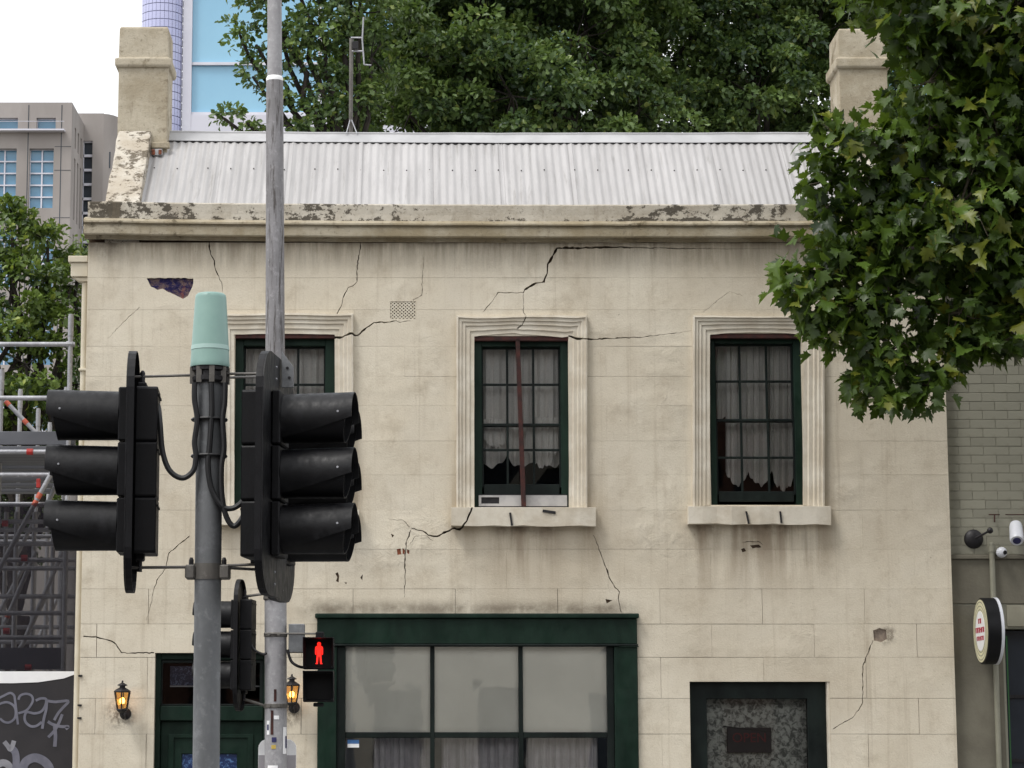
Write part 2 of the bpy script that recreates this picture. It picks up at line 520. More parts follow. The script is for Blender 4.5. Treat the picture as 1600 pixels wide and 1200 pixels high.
MT['sticker_blue'] = simple('blue_sticker', S(44, 44, 92), None, 30, 0.5)
MT['sticker_yellow'] = simple('yellow_sticker', S(200, 172, 82), None, 30, 0.5)
MT['iron'] = simple('black_iron', S(26, 25, 28), S(40, 38, 40), 14, 0.5, 0.3, 0.2, 50)
MT['amber'] = glass_mat('amber_glass', (1.0, 0.72, 0.32, 1), 0.9, 0.15)
MT['bulb'] = emit_mat('warm_bulb', (1.0, 0.62, 0.2, 1), 9.0)
MT['bark'] = simple('bark', S(98, 90, 76), S(64, 56, 46), 9, 0.95, 0, 0.6, 25)
MT['bark_dark'] = simple('dark_bark', S(52, 46, 39), S(34, 30, 27), 9, 0.95, 0, 0.6, 25)
MT['plane_leaf'] = leaf_mat('plane_leaf', S(27, 46, 18), S(92, 118, 42), S(140, 140, 50), 0.34)
MT['oak_leaf'] = leaf_mat('oak_leaf', S(46, 68, 46), S(118, 142, 78), S(150, 160, 80), 0.32)
MT['elm_leaf'] = leaf_mat('elm_leaf', S(46, 68, 34), S(112, 134, 58), S(164, 174, 76), 0.3)
MT['concrete'] = simple('office_concrete', S(168, 162, 158), S(146, 140, 136), 0.25, 0.9, 0, 0.2, 4, 0.2, (1, 1, 0.4))
MT['blue_glass'] = simple('blue_glass', S(112, 158, 186), S(96, 142, 172), 0.4, 0.12, 0.0, 0.0, 5, 0.6)
MT['dark_glass'] = simple('dark_office_glass', S(58, 66, 74), S(44, 50, 58), 0.5, 0.12)
MT['white_metal'] = simple('white_mullion', S(214, 214, 222), S(200, 200, 210), 0.5, 0.4)
MT['sky_glass'] = simple('tower_glass', S(132, 180, 208), S(142, 190, 215), 0.08, 0.15, 0, 0, 5, 0.6)
MT['lilac_glass'] = simple('lilac_glass', S(184, 187, 222), S(204, 207, 232), 0.12, 0.2, 0, 0, 5, 0.6)
MT['lilac_line'] = simple('lilac_joint', S(148, 150, 194), None, 0.5, 0.5)
MT['green_brick'] = None
MT['asphalt'] = simple('asphalt', S(66, 66, 68), S(52, 52, 54), 1.5, 0.9, 0, 0.4, 90)
MT['paving'] = simple('paving', S(128, 126, 122), S(108, 106, 102), 1.2, 0.9, 0, 0.3, 40)
MT['kerb'] = simple('bluestone', S(84, 86, 90), S(68, 70, 74), 3, 0.85, 0, 0.3, 40)
MT['paint'] = simple('road_paint', S(210, 208, 200), S(180, 178, 172), 4, 0.7)
MT['earth'] = simple('earth', S(110, 104, 92), S(92, 86, 76), 0.5, 0.95)
MT['scaffold'] = galv('scaffold_tube', S(176, 177, 182), S(142, 143, 148), 0.35)
MT['scaffold_red'] = simple('red_coupler', S(176, 42, 36), S(146, 36, 32), 12, 0.5)
MT['scaffold_orange'] = simple('orange_tape', S(186, 92, 70), S(170, 78, 58), 12, 0.6)
MT['plank'] = simple('grey_plank', S(108, 110, 116), S(88, 90, 96), 2, 0.7, 0.1, 0.1, 30, 0.4, (0.3, 4, 1))
MT['hoarding'] = simple('black_hoarding', S(30, 28, 32), S(42, 39, 42), 2.2, 0.6, 0, 0.1, 12)
MT['graffiti'] = simple('grey_spray', S(112, 112, 124), S(98, 98, 110), 9, 0.7)
MT['graffiti_pale'] = simple('pale_spray', S(146, 146, 152), S(120, 120, 126), 5, 0.7)
MT['cream'] = simple('cream_paint', S(208, 200, 180), S(196, 186, 164), 4, 0.6)
MT['white_plastic'] = simple('white_plastic', S(214, 216, 222), S(204, 206, 212), 4, 0.35)
MT['grey_green'] = simple('grey_green_render', S(118, 114, 101), S(106, 102, 90), 2.5, 0.85, 0, 0.3, 40, 0.25)
MT['grey_green_pipe'] = simple('grey_green_pipe', S(140, 138, 122), S(128, 126, 110), 4, 0.5)
MT['red_print'] = simple('red_print', S(176, 40, 62), None, 30, 0.6)
MT['open_red'] = simple('dull_red_tube', S(110, 26, 34), None, 30, 0.4)
MT['cream_print'] = simple('cream_sign_face', S(226, 222, 188), S(212, 206, 170), 12, 0.5)
MT['grey_print'] = simple('grey_print', S(112, 108, 104), None, 20, 0.6)
MT['green_led'] = emit_mat('green_led', (0.05, 0.5, 0.08, 1), 0.07)
MT['blue_print'] = simple('blue_print', S(70, 120, 180), None, 30, 0.5)


def _brick():
    k = NT('painted_brick')
    oi = k.t.nodes.new('ShaderNodeObjectInfo')
    base = k.mix(oi.outputs['Random'], S(150, 148, 133), S(140, 138, 124))
    base = k.mix(k.math('MULTIPLY', k.ramp(k.noise(14, 8, 0.7), 0.55, 0.75), 0.35), base, S(98, 94, 80))
    return k.fin(base, 0.8, 0, k.bump(k.noise(45, 5), 0.3, 0.006), 0.3)


def _lead(name, a, b):
    k = NT(name)
    vo = k.n('ShaderNodeTexVoronoi', Scale=26.0); k.put(vo.inputs['Vector'], k.co)
    f = k.ramp(k.noise(38, 4, 0.6, None, 1.0), 0.5, 0.62)
    return k.fin(k.mix(f, a, b), 0.3)


def _exposed():
    k = NT('exposed_blue_brick')
    base = k.mix(k.ramp(k.noise(13, 8, 0.7, k.mapped((1, 1, 1.4), (2.1, 0, 0.3)), 0.5), 0.44, 0.58), S(38, 34, 74), S(112, 94, 92))
    base = k.mix(k.ramp(k.noise(10, 7, 0.7, k.mapped((1.4, 1, 1), (0.4, 0, 5))), 0.57, 0.68), base, S(132, 78, 64))
    return k.fin(base, 0.9, 0, k.bump(k.noise(30, 8, 0.7), 0.9, 0.03), 0.2)


MT['green_brick'] = _brick()
MT['leadlight'] = _lead('blue_leadlight', S(30, 46, 84), S(86, 118, 160))
MT['house_number'] = _lead('blue_fanlight_plate', S(36, 40, 66), S(96, 104, 132))
MT['exposed'] = _exposed()
MT['vent_mat'] = simple('vent_terracotta', S(212, 204, 186), S(196, 186, 166), 20, 0.9, 0, 0.2)


def _mesh_screen():
    k = NT('black_shade_mesh')
    tr = k.n('ShaderNodeBsdfTransparent', Color=(1, 1, 1, 1))
    df = k.n('ShaderNodeBsdfDiffuse', Color=S(40, 38, 44))
    mx = k.n('ShaderNodeMixShader'); mx.inputs[0].default_value = 0.46
    k.put(mx.inputs[1], tr.outputs[0]); k.put(mx.inputs[2], df.outputs[0])
    k.put(k.out.inputs['Surface'], mx.outputs[0])
    return k.m


MT['shade_mesh'] = _mesh_screen()

# ------------------------------------------------------------------ ground, road, pavements
def sheet(name, x0, x1, y0, y1, z, mat, kind='structure', parent=None):
    o = MB().add([(x0, y0, z), (x1, y0, z), (x1, y1, z), (x0, y1, z)], [(0, 1, 2, 3)]).build(name, mat, parent, fix=False)
    if kind: o['kind'] = kind
    return o


sheet('ground', -700, 700, -400, 900, -0.15, MT['earth'])
sheet('road', -120, 120, -21.0, -4.6, -0.13, MT['asphalt'])
pv = MB().box(-120, 120, -4.45, 30, -0.14, 0.0).build('pavement', MT['paving']); pv['kind'] = 'structure'
pv = MB().box(-120, 120, -60, -21.15, -0.14, 0.0).build('pavement', MT['paving']); pv['kind'] = 'structure'
kb = MB().box(-120, 120, -4.6, -4.45, -0.14, 0.003).build('kerb', MT['kerb'], bevel=0.02); kb['kind'] = 'structure'
kb = MB().box(-120, 120, -21.15, -21.0, -0.14, 0.003).build('kerb', MT['kerb'], bevel=0.02); kb['kind'] = 'structure'
isl = MB().box(-9, 6, -13.4, -10.8, -0.14, 0.0).build('traffic_island', MT['paving'], bevel=0.03); isl['kind'] = 'structure'
for i in range(9):
    mk = sheet('road_marking', -20 + i * 5, -17.5 + i * 5, -7.75, -7.65, -0.126, MT['paint'])

# ------------------------------------------------------------------ the house
XL, XR = AX(137, 420), AX(1479, 650)
ZTOP = AZ(379)


def sag(x):
    u = (x - 1.0) / 4.1
    return (0.032 if u < 0 else 0.012) * u * u


def px_rect(x0, x1, y0, y1, Y=0.0):
    return (at(x0, (y0 + y1) / 2, Y).x, at(x1, (y0 + y1) / 2, Y).x, AZ(y1, Y), AZ(y0, Y))


W1, W2, W3 = px_rect(366, 523, 521, 791), px_rect(741, 889, 525, 794), px_rect(1109, 1255, 521, 789)
SHOP = (AX(497, 1080), AX(994, 1080), 0.35, AZ(960))
LDOOR = (AX(241, 1100), AX(419, 1100), 0.02, AZ(1020))
RDOOR = (AX(1078, 1100), AX(1297, 1100), 0.02, AZ(1065))
HOLES = [W1, W2, W3, SHOP, LDOOR, RDOOR]
house = thing('terrace_house', 'cracked cream stuccoed two-storey house with corrugated roof and green shopfront', 'house', ((XL + XR) / 2, 0.3, 0))

mb = MB()
mb.cur = 0
cells_mesh(mb, XL + 0.002, XR - 0.002, 0.0, ZTOP + 0.3, HOLES, 0.05, 0.28)
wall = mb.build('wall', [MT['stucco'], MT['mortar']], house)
for p in wall.data.polygons:
    if p.normal.y < -0.5: p.material_index = 1
# side and back walls
mb = MB()
mb.box(XL, XL + 0.25, 0.285, 8.0, 0, ZTOP + 0.2).box(XR - 0.25, XR, 0.285, 8.0, 0, ZTOP + 0.2).box(XL + 0.252, XR - 0.252, 7.75, 7.998, 0, ZTOP + 0.2)
mb.build('side_walls', MT['stucco'], house)
# upper floor slab and dark rooms
mb = MB()
zf = AZ(930)
mb.box(XL + 0.255, XR - 0.255, 0.285, 7.7, zf - 0.15, zf)
mb.box(XL + 0.255, XR - 0.255, 2.2, 2.3, zf + 0.002, ZTOP + 0.1)
mb.box(XL + 0.255, XR - 0.255, 2.2, 2.3, 0.0, zf - 0.152)
mb.box(XL + 0.255, XR - 0.255, 0.285, 7.7, ZTOP + 0.102, ZTOP + 0.15)
for px in (450, 1030): mb.box(AX(px), AX(px) + 0.1, 0.285, 2.195, 0.002, zf - 0.155)
for px in (640, 1000): mb.box(AX(px), AX(px) + 0.1, 0.285, 2.195, zf + 0.003, ZTOP + 0.1)
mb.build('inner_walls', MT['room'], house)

# --- stucco blocks ruled into the wall, each cut by the cracks that cross it
COURSE = [379, 434, 484, 541, 588, 634, 689, 742, 797, 858, 920, 975, 1027, 1091, 1147, 1204]
zrow = [AZ(p) for p in COURSE]
while zrow[-1] > 0.3: zrow.append(max(0.0, zrow[-1] - 0.35))
zrow[-1] = 0.0
blocks = []
pitch = 0.965
for r in range(len(zrow) - 1):
    low = r >= 10
    gz, gx = (0.0052, 0.0042) if low else (0.0026, 0.0009)
    z1, z0 = zrow[r], zrow[r + 1]
    x = XR - pitch * (0.36 if r % 2 else 0.86)
    cuts = []
    while x > XL + 0.12:
        cuts.append(x); x -= pitch
    edges = [XL] + sorted(cuts) + [XR]
    for i in range(len(edges) - 1):
        mb = MB()
        gx0, gx1 = gx * random.uniform(0.2, 1.3), gx * random.uniform(0.2, 1.3)
        g0, g1 = gz * random.uniform(0.1, 1.0), gz * random.uniform(0.1, 1.0)
        dy = random.uniform(-0.0012, 0.0012)
        if cells_mesh(mb, edges[i] + (gx0 / 2 if i else 0), edges[i + 1] - (gx1 / 2 if i < len(edges) - 2 else 0), z0 + g0 / 2, z1 - g1 / 2, HOLES, dy, 0.049):
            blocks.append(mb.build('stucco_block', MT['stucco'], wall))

CRACKS = [  # (pixels of the crack line, width in pixels at start / middle / end)
    ([(1235, 388), (1120, 389), (1000, 387), (944, 386), (919, 387), (870, 388), (864, 399), (856, 412), (855, 427), (850, 440), (834, 444), (819, 453)], (0.2, 0.5, 1.6, 3.0, 2.4)),
    ([(820, 452), (818, 457), (800, 457), (778, 457), (772, 466), (755, 488)], (1.8, 1.2, 0.6)),
    ([(818, 458), (818, 488), (822, 494), (816, 508), (808, 514)], (0.6, 0.9, 1.6)),
    ([(325, 372), (327, 380), (329, 397), (335, 407), (337, 422), (342, 432), (347, 445), (347, 456)], (1.8, 1.5, 0.6)),
    ([(562, 366), (563, 388), (558, 416), (558, 440), (551, 447), (544, 449), (537, 463), (533, 479), (526, 491)], (0.8, 1.2, 0.9)),
    ([(521, 528), (531, 528), (547, 522), (559, 524), (569, 515), (584, 504), (609, 503), (619, 501), (625, 504), (641, 501)], (2.8, 2.4, 1.6, 0.5)),
    ([(645, 469), (659, 461), (660, 432), (662, 400)], (0.8, 0.7, 0.3)),
    ([(888, 525), (903, 530), (928, 530), (969, 528), (1000, 527), (1082, 517)], (3.0, 1.6, 0.9, 0.5)),
    ([(738, 793), (733, 805), (729, 816), (718, 827), (710, 825), (694, 832), (683, 838), (669, 836), (660, 829), (643, 826)], (2.4, 2.8, 2.6, 1.2)),
    ([(640, 824), (630, 813), (607, 811)], (0.9, 0.7, 0.3)),
    ([(642, 828), (635, 846), (633, 874), (633, 905), (632, 933)], (1.4, 1.4, 0.6)),
    ([(927, 836), (935, 855), (943, 877), (951, 899), (960, 917), (968, 925), (966, 935), (971, 957)], (0.8, 1.3, 1.5, 1.1)),
    ([(1364, 1000), (1348, 1042), (1348, 1098), (1334, 1120), (1302, 1139)], (1.3, 1.3, 1.0)),
    ([(296, 838), (280, 850), (264, 864), (259, 888), (245, 906), (229, 969)], (1.3, 1.1, 0.5)),
    ([(130, 994), (150, 995), (165, 999), (178, 1004), (186, 1014), (190, 1020), (241, 1020)], (1.8, 1.9, 1.6)),
    ([(218, 480), (193, 503), (168, 529)], (0.6, 0.7, 0.3)),
    ([(676, 845), (664, 836), (648, 838), (640, 852)], (0.5, 0.8, 0.4)),
    ([(1160, 847), (1185, 846), (1192, 852)], (0.6, 1.6, 0.6)),
    ([(1160, 462), (1140, 455), (1098, 488)], (0.3, 0.5, 0.4)),
]
PATCHES = [  # chipped holes: outline in pixels
    [(229, 435), (262, 434), (302, 435), (301, 447), (294, 462), (286, 467), (274, 461), (262, 456), (254, 451), (246, 453), (236, 448)],
    [(1364, 985), (1374, 981), (1384, 984), (1386, 998), (1378, 1003), (1366, 1001)],
    [(946, 936), (957, 938), (948, 943)],
    [(620, 858), (626, 857), (627, 866), (621, 867)], [(629, 856), (633, 860), (632, 866), (629, 865)], [(636, 858), (640, 860), (639, 866), (636, 864)],
    [(611, 834), (616, 836), (613, 840)], [(524, 896), (528, 894), (530, 900), (529, 910), (525, 908), (527, 902)], [(563, 902), (567, 897), (566, 907)], [(538, 910), (542, 910), (541, 913)],
    [(1158, 858), (1163, 856), (1166, 861), (1160, 863)], [(1172, 852), (1186, 851), (1190, 855), (1176, 857)],
]


def resample(pts, step=7.0, jit=0.9):
    out = []
    for a, b in zip(pts[:-1], pts[1:]):
        n = max(1, int(math.hypot(b[0] - a[0], b[1] - a[1]) / step))
        for i in range(n):
            t = i / n
            j = jit if i else 0
            out.append((a[0] + (b[0] - a[0]) * t + random.uniform(-j, j), a[1] + (b[1] - a[1]) * t + random.uniform(-j, j)))
    out.append(pts[-1])
    return out


cutters = []
for pts, ws in CRACKS:
    P = resample(pts, 4.0, 0.8)
    n = len(P)
    Lp, Rp = [], []
    for i, p in enumerate(P):
        a, b = P[max(i - 1, 0)], P[min(i + 1, n - 1)]
        d = Vector((b[0] - a[0], b[1] - a[1])).normalized()
        nx, ny = -d.y, d.x
        t = i / (n - 1) * (len(ws) - 1)
        k = min(int(t), len(ws) - 2)
        w = (ws[k] + (ws[k + 1] - ws[k]) * (t - k)) * random.choice((0.6, 0.8, 1.0, 1.0, 1.2, 1.55)) * 0.5
        Lp.append(at(p[0] + nx * w, p[1] + ny * w, 0)); Rp.append(at(p[0] - nx * w, p[1] - ny * w, 0))
    mb = MB()
    vs = []
    for y in (-0.4, 0.07):
        vs += [(q.x, y, q.z) for q in Lp] + [(q.x, y, q.z) for q in Rp]
    fs = []
    for i in range(n - 1):
        fs += [(i, i + 1, n + i + 1, n + i), (2 * n + i, 3 * n + i, 3 * n + i + 1, 2 * n + i + 1),
               (i, 2 * n + i, 2 * n + i + 1, i + 1), (n + i, n + i + 1, 3 * n + i + 1, 3 * n + i)]
    fs += [(0, n, 3 * n, 2 * n), (n - 1, 3 * n - 1, 4 * n - 1, 2 * n - 1)]
    mb.add(vs, fs)
    cutters.append(mb.build('cutter', MT['mortar']))
patch_pts = []
for poly in PATCHES:
    big = abs(poly[0][0] - poly[len(poly) // 2][0]) > 15
    P = resample(list(poly) + [poly[0]], 4.0 if big else 9.0, 0.7 if big else 0.2)[:-1]
    W = [at(p[0], p[1], 0) for p in P]
    patch_pts.append(W)
    cutters.append(MB().prism([(q.x, q.z) for q in W], -0.4, 0.07).build('cutter', MT['mortar']))
VENT = px_rect(610, 650, 471, 498)
cutters.append(MB().box(VENT[0], VENT[1], -0.4, 0.07, VENT[2], VENT[3]).build('cutter', MT['mortar']))


def bounds(o):
    xs = [v.co.x for v in o.data.vertices]; zs = [v.co.z for v in o.data.vertices]
    return min(xs), max(xs), min(zs), max(zs)


def cut(objs, cs):
    """really cut the cracks into these meshes"""
    cb = [(c, bounds(c)) for c in cs]
    todo = []
    for o in objs:
        b = bounds(o)
        hit = False
        for c, q in cb:
            if q[0] < b[1] and q[1] > b[0] and q[2] < b[3] and q[3] > b[2]:
                m = o.modifiers.new('crack', 'BOOLEAN'); m.operation = 'DIFFERENCE'; m.solver = 'EXACT'; m.object = c
                hit = True
        if hit: todo.append(o)
    dg = bpy.context.evaluated_depsgraph_get()
    new = [(o, bpy.data.meshes.new_from_object(o.evaluated_get(dg))) for o in todo]
    for o, me in new:
        o.modifiers.clear()
        if len(me.polygons) > 3:
            me.name = o.data.name; o.data = me


# --- recessed fillings of the chipped patches
mb = MB().prism([(q.x, q.z) for q in patch_pts[0]], 0.02, 0.0495)
ex = mb.build('exposed_brick', MT['exposed'], house, bevel=0.0)
ex['label'] = 'blue and orange brick showing through broken stucco'
mb = MB().prism([(q.x, q.z) for q in patch_pts[1]], 0.012, 0.0495)
mb.build('exposed_render', simple('grey_render', S(140, 126, 112), S(112, 100, 90), 20, 0.95, 0, 0.6, 40), house)
for W in [patch_pts[2]] + patch_pts[6:]:
    MB().prism([(q.x, q.z) for q in W], 0.010, 0.0495).build('exposed_render', MT['mortar'], house)
for W in patch_pts[3:6]:
    MB().prism([(q.x, q.z) for q in W], 0.01, 0.0495).build('exposed_brick', MT['terracotta'], house)

# --- air vent: lattice of crossed bars
mb = MB()
x0, x1, z0, z1 = VENT
n = 7
w = (x1 - x0) / n
for i in range(-4, n + 1):
    for s in (1, -1):
        pts = []
        xa, xb = x0 + i * w, x0 + (i + 5.2) * w
        a, b = ((xa, z0), (xb, z1)) if s > 0 else ((xa, z1), (xb, z0))
        # clip to the vent in x
        def clip(p, q):
            t0, t1 = 0.0, 1.0
            dx = q[0] - p[0]
            t0 = max(t0, (x0 - p[0]) / dx); t1 = min(t1, (x1 - p[0]) / dx)
            if t1 <= t0: return None
            f = lambda t: (p[0] + dx * t, p[1] + (q[1] - p[1]) * t)
            return f(t0), f(t1)
        c = clip(a, b)
        if c:
            (ax, az), (bx, bz) = c
            h = 0.0075
            mb.prism([(ax, az - h), (bx, bz - h), (bx, bz + h), (ax, az + h)], 0.004 + 0.001 * (s > 0), 0.02)
mb.build('air_vent', MT['vent_mat'], house)

# --- cornice and parapet
def zrel(py): return AZ(py, -0.15)
stations = [(XL - 0.03 + (XR + 0.05 - XL) * i / 40, 0.0, 0.0) for i in range(41)]
stations = [(x, random.uniform(-0.004, 0.004), sag(x) + random.uniform(-0.002, 0.002)) for (x, _, _) in stations]
prof = [(0.0, 379), (-0.025, 379), (-0.03, 376), (-0.05, 375), (-0.055, 372.5), (-0.125, 371), (-0.132, 369),
        (-0.132, 358), (-0.118, 356), (-0.12, 354), (-0.15, 352), (-0.15, 349.5), (-0.11, 345.5), (0.0, 344)]
prof = [(y, AZ(py, y)) for y, py in prof]
cornice = MB().sweep(prof, 0, stations).build('cornice', MT['cornice'], house)
prof = [(0.0, zrel(344.7)), (-0.112, zrel(344.7)), (-0.108, zrel(335)), (-0.11, zrel(320)), (-0.10, zrel(318)), (0.10, zrel(317)), (0.12, zrel(330)), (0.12, zrel(344.7))]
st2 = [(x + 0.035, dy, dz) for (x, dy, dz) in stations[:-1]] + [stations[-1]]
parapet = MB().sweep(prof, 0, st2).build('parapet', MT['parapet'], house)

# --- windows with moulded architraves
def architrave(outer, inner, headfn, name='architrave'):
    """outer/inner: px rect (x0,x1,ytop,ybottom) with separate bottom x allowed"""
    prof = [(0, 0.03), (0, -0.052), (0.10, -0.056), (0.13, -0.04), (0.28, -0.043), (0.33, -0.028), (0.48, -0.032), (0.54, -0.018), (0.74, -0.021), (0.80, -0.009), (1.0, -0.010), (1.0, 0.03)]
    path = []
    (ox0, ox1, oyt, oyb), (ix0, ix1, iyt, iyb) = outer, inner
    for i in range(9):
        t = i / 8
        path.append(((ox0, oyb + (oyt - oyb) * t), (ix0, iyb + (iyt - iyb) * t)))
    m = 14
    for i in range(1, m):
        t = i / m
        d = headfn(t)
        path.append(((ox0 + (ox1 - ox0) * t, oyt + d[0]), (ix0 + (ix1 - ix0) * t, iyt + d[1])))
    for i in range(9):
        t = i / 8
        path.append(((ox1, oyt + (oyb - oyt) * t), (ix1, iyt + (iyb - iyt) * t)))
    vs, fs = [], []
    n = len(prof)
    for (o, q) in path:
        j = random.uniform(-0.5, 0.5)
        for (u, y) in prof:
            p = at(o[0] + (q[0] - o[0]) * u + j * 0.5, o[1] + (q[1] - o[1]) * u + j * 0.5, 0)
            vs.append((p.x, y, p.z))
    for i in range(len(path) - 1):
        for k in range(n):
            fs.append((i * n + k, i * n + (k + 1) % n, (i + 1) * n + (k + 1) % n, (i + 1) * n + k))
    fs.append(tuple(range(n))); fs.append(tuple((len(path) - 1) * n + k for k in range(n - 1, -1, -1)))
    return MB().add(vs, fs)


cut_extra = []


def sash_window(op, outer, inner, sill, gx, gy, lintel, curtain, head, thick_right=False):
    """gx: pixel x of glass left, bars, glass right; gy: pixel y of glass top, bar, meeting rail, bar, bottom"""
    x0, x1, z0, z1 = op
    YF = 0.10
    # box frame
    mb = MB()
    fx0, fx1 = AX(gx[0], 650, YF), AX(gx[-1], 650, YF)
    fz1, fz0 = AZ(gy[0], YF), AZ(gy[-1], YF)
    mb.box(x0 - 0.01, fx0, YF - 0.03, YF + 0.12, z0 - 0.01, z1 + 0.02)
    mb.box(fx1, x1 + 0.01, YF - 0.03, YF + 0.12, z0 - 0.01, z1 + 0.02)
    mb.box(fx0, fx1, YF - 0.03, YF + 0.12, fz1, z1 + 0.02)
    win = mb.build('window', MT['green'], house, bevel=0.004)
    # sashes: rails and glazing bars
    zb = [AZ(v, YF) for v in gy]
    xb = [AX(v, 650, YF) for v in gx]
    b = 0.011
    for s, (ia, ib, y) in enumerate(((0, 2, YF + 0.04), (2, 4, YF + 0.0))):
        m = MB()
        m.box(fx0 - 0.004, fx0 + 0.016, y, y + 0.035, zb[ib] - 0.02, zb[ia] + 0.004)
        m.box(fx1 - 0.016, fx1 + 0.004, y, y + 0.035, zb[ib] - 0.02, zb[ia] + 0.004)
        m.box(fx0 + 0.016, fx1 - 0.016, y + 0.001, y + 0.034, zb[ia] - 0.016, zb[ia] + 0.003)
        bot = 0.085 if s else 0.02
        m.box(fx0 + 0.016, fx1 - 0.016, y + 0.001, y + 0.034, zb[ib] - bot, zb[ib] + 0.014)
        for xx in xb[1:-1]: m.box(xx - b, xx + b, y + 0.003, y + 0.03, zb[ib] + 0.013, zb[ia] - 0.015)
        zm = zb[ia + 1]
        xs = [fx0 + 0.016] + [v for xx in xb[1:-1] for v in (xx - b, xx + b)] + [fx1 - 0.016]
        for q in range(0, len(xs), 2): m.box(xs[q], xs[q + 1], y + 0.004, y + 0.029, zm - b, zm + b)
        m.build(('upper_sash', 'lower_sash')[s], MT['green_black'], win, bevel=0.003)
        for c in range(len(xb) - 1):
            for r in range(ia, ib):
                tilt = random.uniform(-0.0025, 0.0025)
                MB().add([(xb[c], y + 0.016 + tilt, zb[r + 1]), (xb[c + 1], y + 0.016 - tilt, zb[r + 1]), (xb[c + 1], y + 0.016, zb[r]), (xb[c], y + 0.016, zb[r])],
                         [(0, 1, 2, 3)]).build('pane', MT['glass'], win, fix=False)
    # steel angle carrying the broken head
    if lintel: MB().box(x0 + 0.002, x1 - 0.002, 0.0, 0.065, z1 - 0.045, z1 - 0.004).build('steel_lintel', MT['rust'], win, bevel=0.002)
    a = architrave(outer, inner, head).build('architrave', MT['trim'], win)
    cut_extra.append(a)
    sx0, sx1, sy0, sy1 = sill
    q = [at(sx0, sy0, -0.12), at(sx1, sy0, -0.12), at(sx1, sy1, -0.12), at(sx0, sy1, -0.12)]
    mb = MB()
    nseg = 10
    vs, fs = [], []
    for i in range(nseg + 1):
        t = i / nseg
        top = q[0].lerp(q[1], t); bo = q[3].lerp(q[2], t)
        j = random.uniform(-0.012, 0.012)
        vs += [(top.x, -0.12 + j, top.z), (top.x, 0.06, top.z + 0.02), (bo.x, 0.03, bo.z + 0.005), (bo.x, -0.115 + j, bo.z + random.uniform(-0.009, 0.009))]
    for i in range(nseg):
        for k in range(4): fs.append((i * 4 + k, i * 4 + (k + 1) % 4, i * 4 + 4 + (k + 1) % 4, i * 4 + 4 + k))
    fs += [(0, 1, 2, 3), tuple(nseg * 4 + k for k in (3, 2, 1, 0))]
    s = mb.add(vs, fs).build('sill', MT['trim'], win)
    cut_extra.append(s)
    return win


win1 = sash_window(W1, (340, 552, 491, 797), (366, 523, 523, 795), (332, 561, 797, 820), (380, 421, 465, 508), (541, 600, 662, 705, 762), True, None,
                   lambda t: (0.8 * math.sin(9 * t), -1.5 * math.sin(math.pi * t)))
win2 = sash_window(W2, (713, 917, 494, 796), (741, 889, 526, 795), (705, 931, 793, 822), (753, 793, 834, 876), (542, 600, 663, 703, 759), True, None,
                   lambda t: (1.0 + 1.2 * math.sin(7 * t), (-5.5 if t < 0.5 else -3.0) * math.sin(math.pi * t) + (2.5 * max(0, t - 0.6) / 0.4)))
win3 = sash_window(W3, (1082, 1287, 494, 792), (1109, 1255, 523, 790), (1076, 1299, 791, 819), (1118, 1158, 1200, 1241), (537, 595, 656, 715, 770), True, None,
                   lambda t: (1.5 * math.sin(math.pi * t), -3.5 * math.sin(math.pi * t)))
# the prop and the board in the middle window, drill slots in the sills
p0, p1 = at(809, 531, 0.03), at(818, 792, 0.03)
MB().prism([(p0.x - 0.022, p0.z), (p0.x + 0.018, p0.z), (p1.x + 0.024, p1.z), (p1.x - 0.02, p1.z)], 0.0, 0.05).build('steel_prop', MT['rust'], win2, bevel=0.003)
b0 = px_rect(748, 886, 774, 791, 0.06)
cells = MB()
hx = px_rect(752, 780, 777, 787, 0.06)
cells_mesh(cells, b0[0], b0[1], b0[2], b0[3], [(hx[0], hx[1], hx[2], hx[3])], 0.05, 0.064)
cells.build('draught_board', MT['white_board'], win2)
MB().box(b0[0], b0[1], 0.066, 0.09, b0[2] - 0.01, b0[3] + 0.01).build('dark_backing', MT['iron'], win2)
for (a, b, w) in (((797, 801), (800, 821), 3), ((848, 798), (868, 801), 4)):
    P, Q = at(*a, -0.124), at(*b, -0.124)
    d = (Q - P).normalized(); nn = Vector((-d.z, 0, d.x)) * w / 330
    MB().prism([((P + nn).x, (P + nn).z), ((Q + nn).x, (Q + nn).z), ((Q - nn).x, (Q - nn).z), ((P - nn).x, (P - nn).z)], -0.129, -0.11).build('metal_strip', MT['iron'], win2)
for (a, b) in (((1166, 799), (1170, 818)), ((1219, 799), (1221, 817))):
    P, Q = at(*a, -0.124), at(*b, -0.124)
    MB().prism([(P.x - 0.008, P.z), (P.x + 0.008, P.z), (Q.x + 0.008, Q.z), (Q.x - 0.008, Q.z)], -0.129, -0.11).build('metal_strip', MT['iron'], win3)
cut(blocks + cut_extra + [cornice, parapet][:0], cutters)
for c in cutters: bpy.data.objects.remove(c, do_unlink=True)


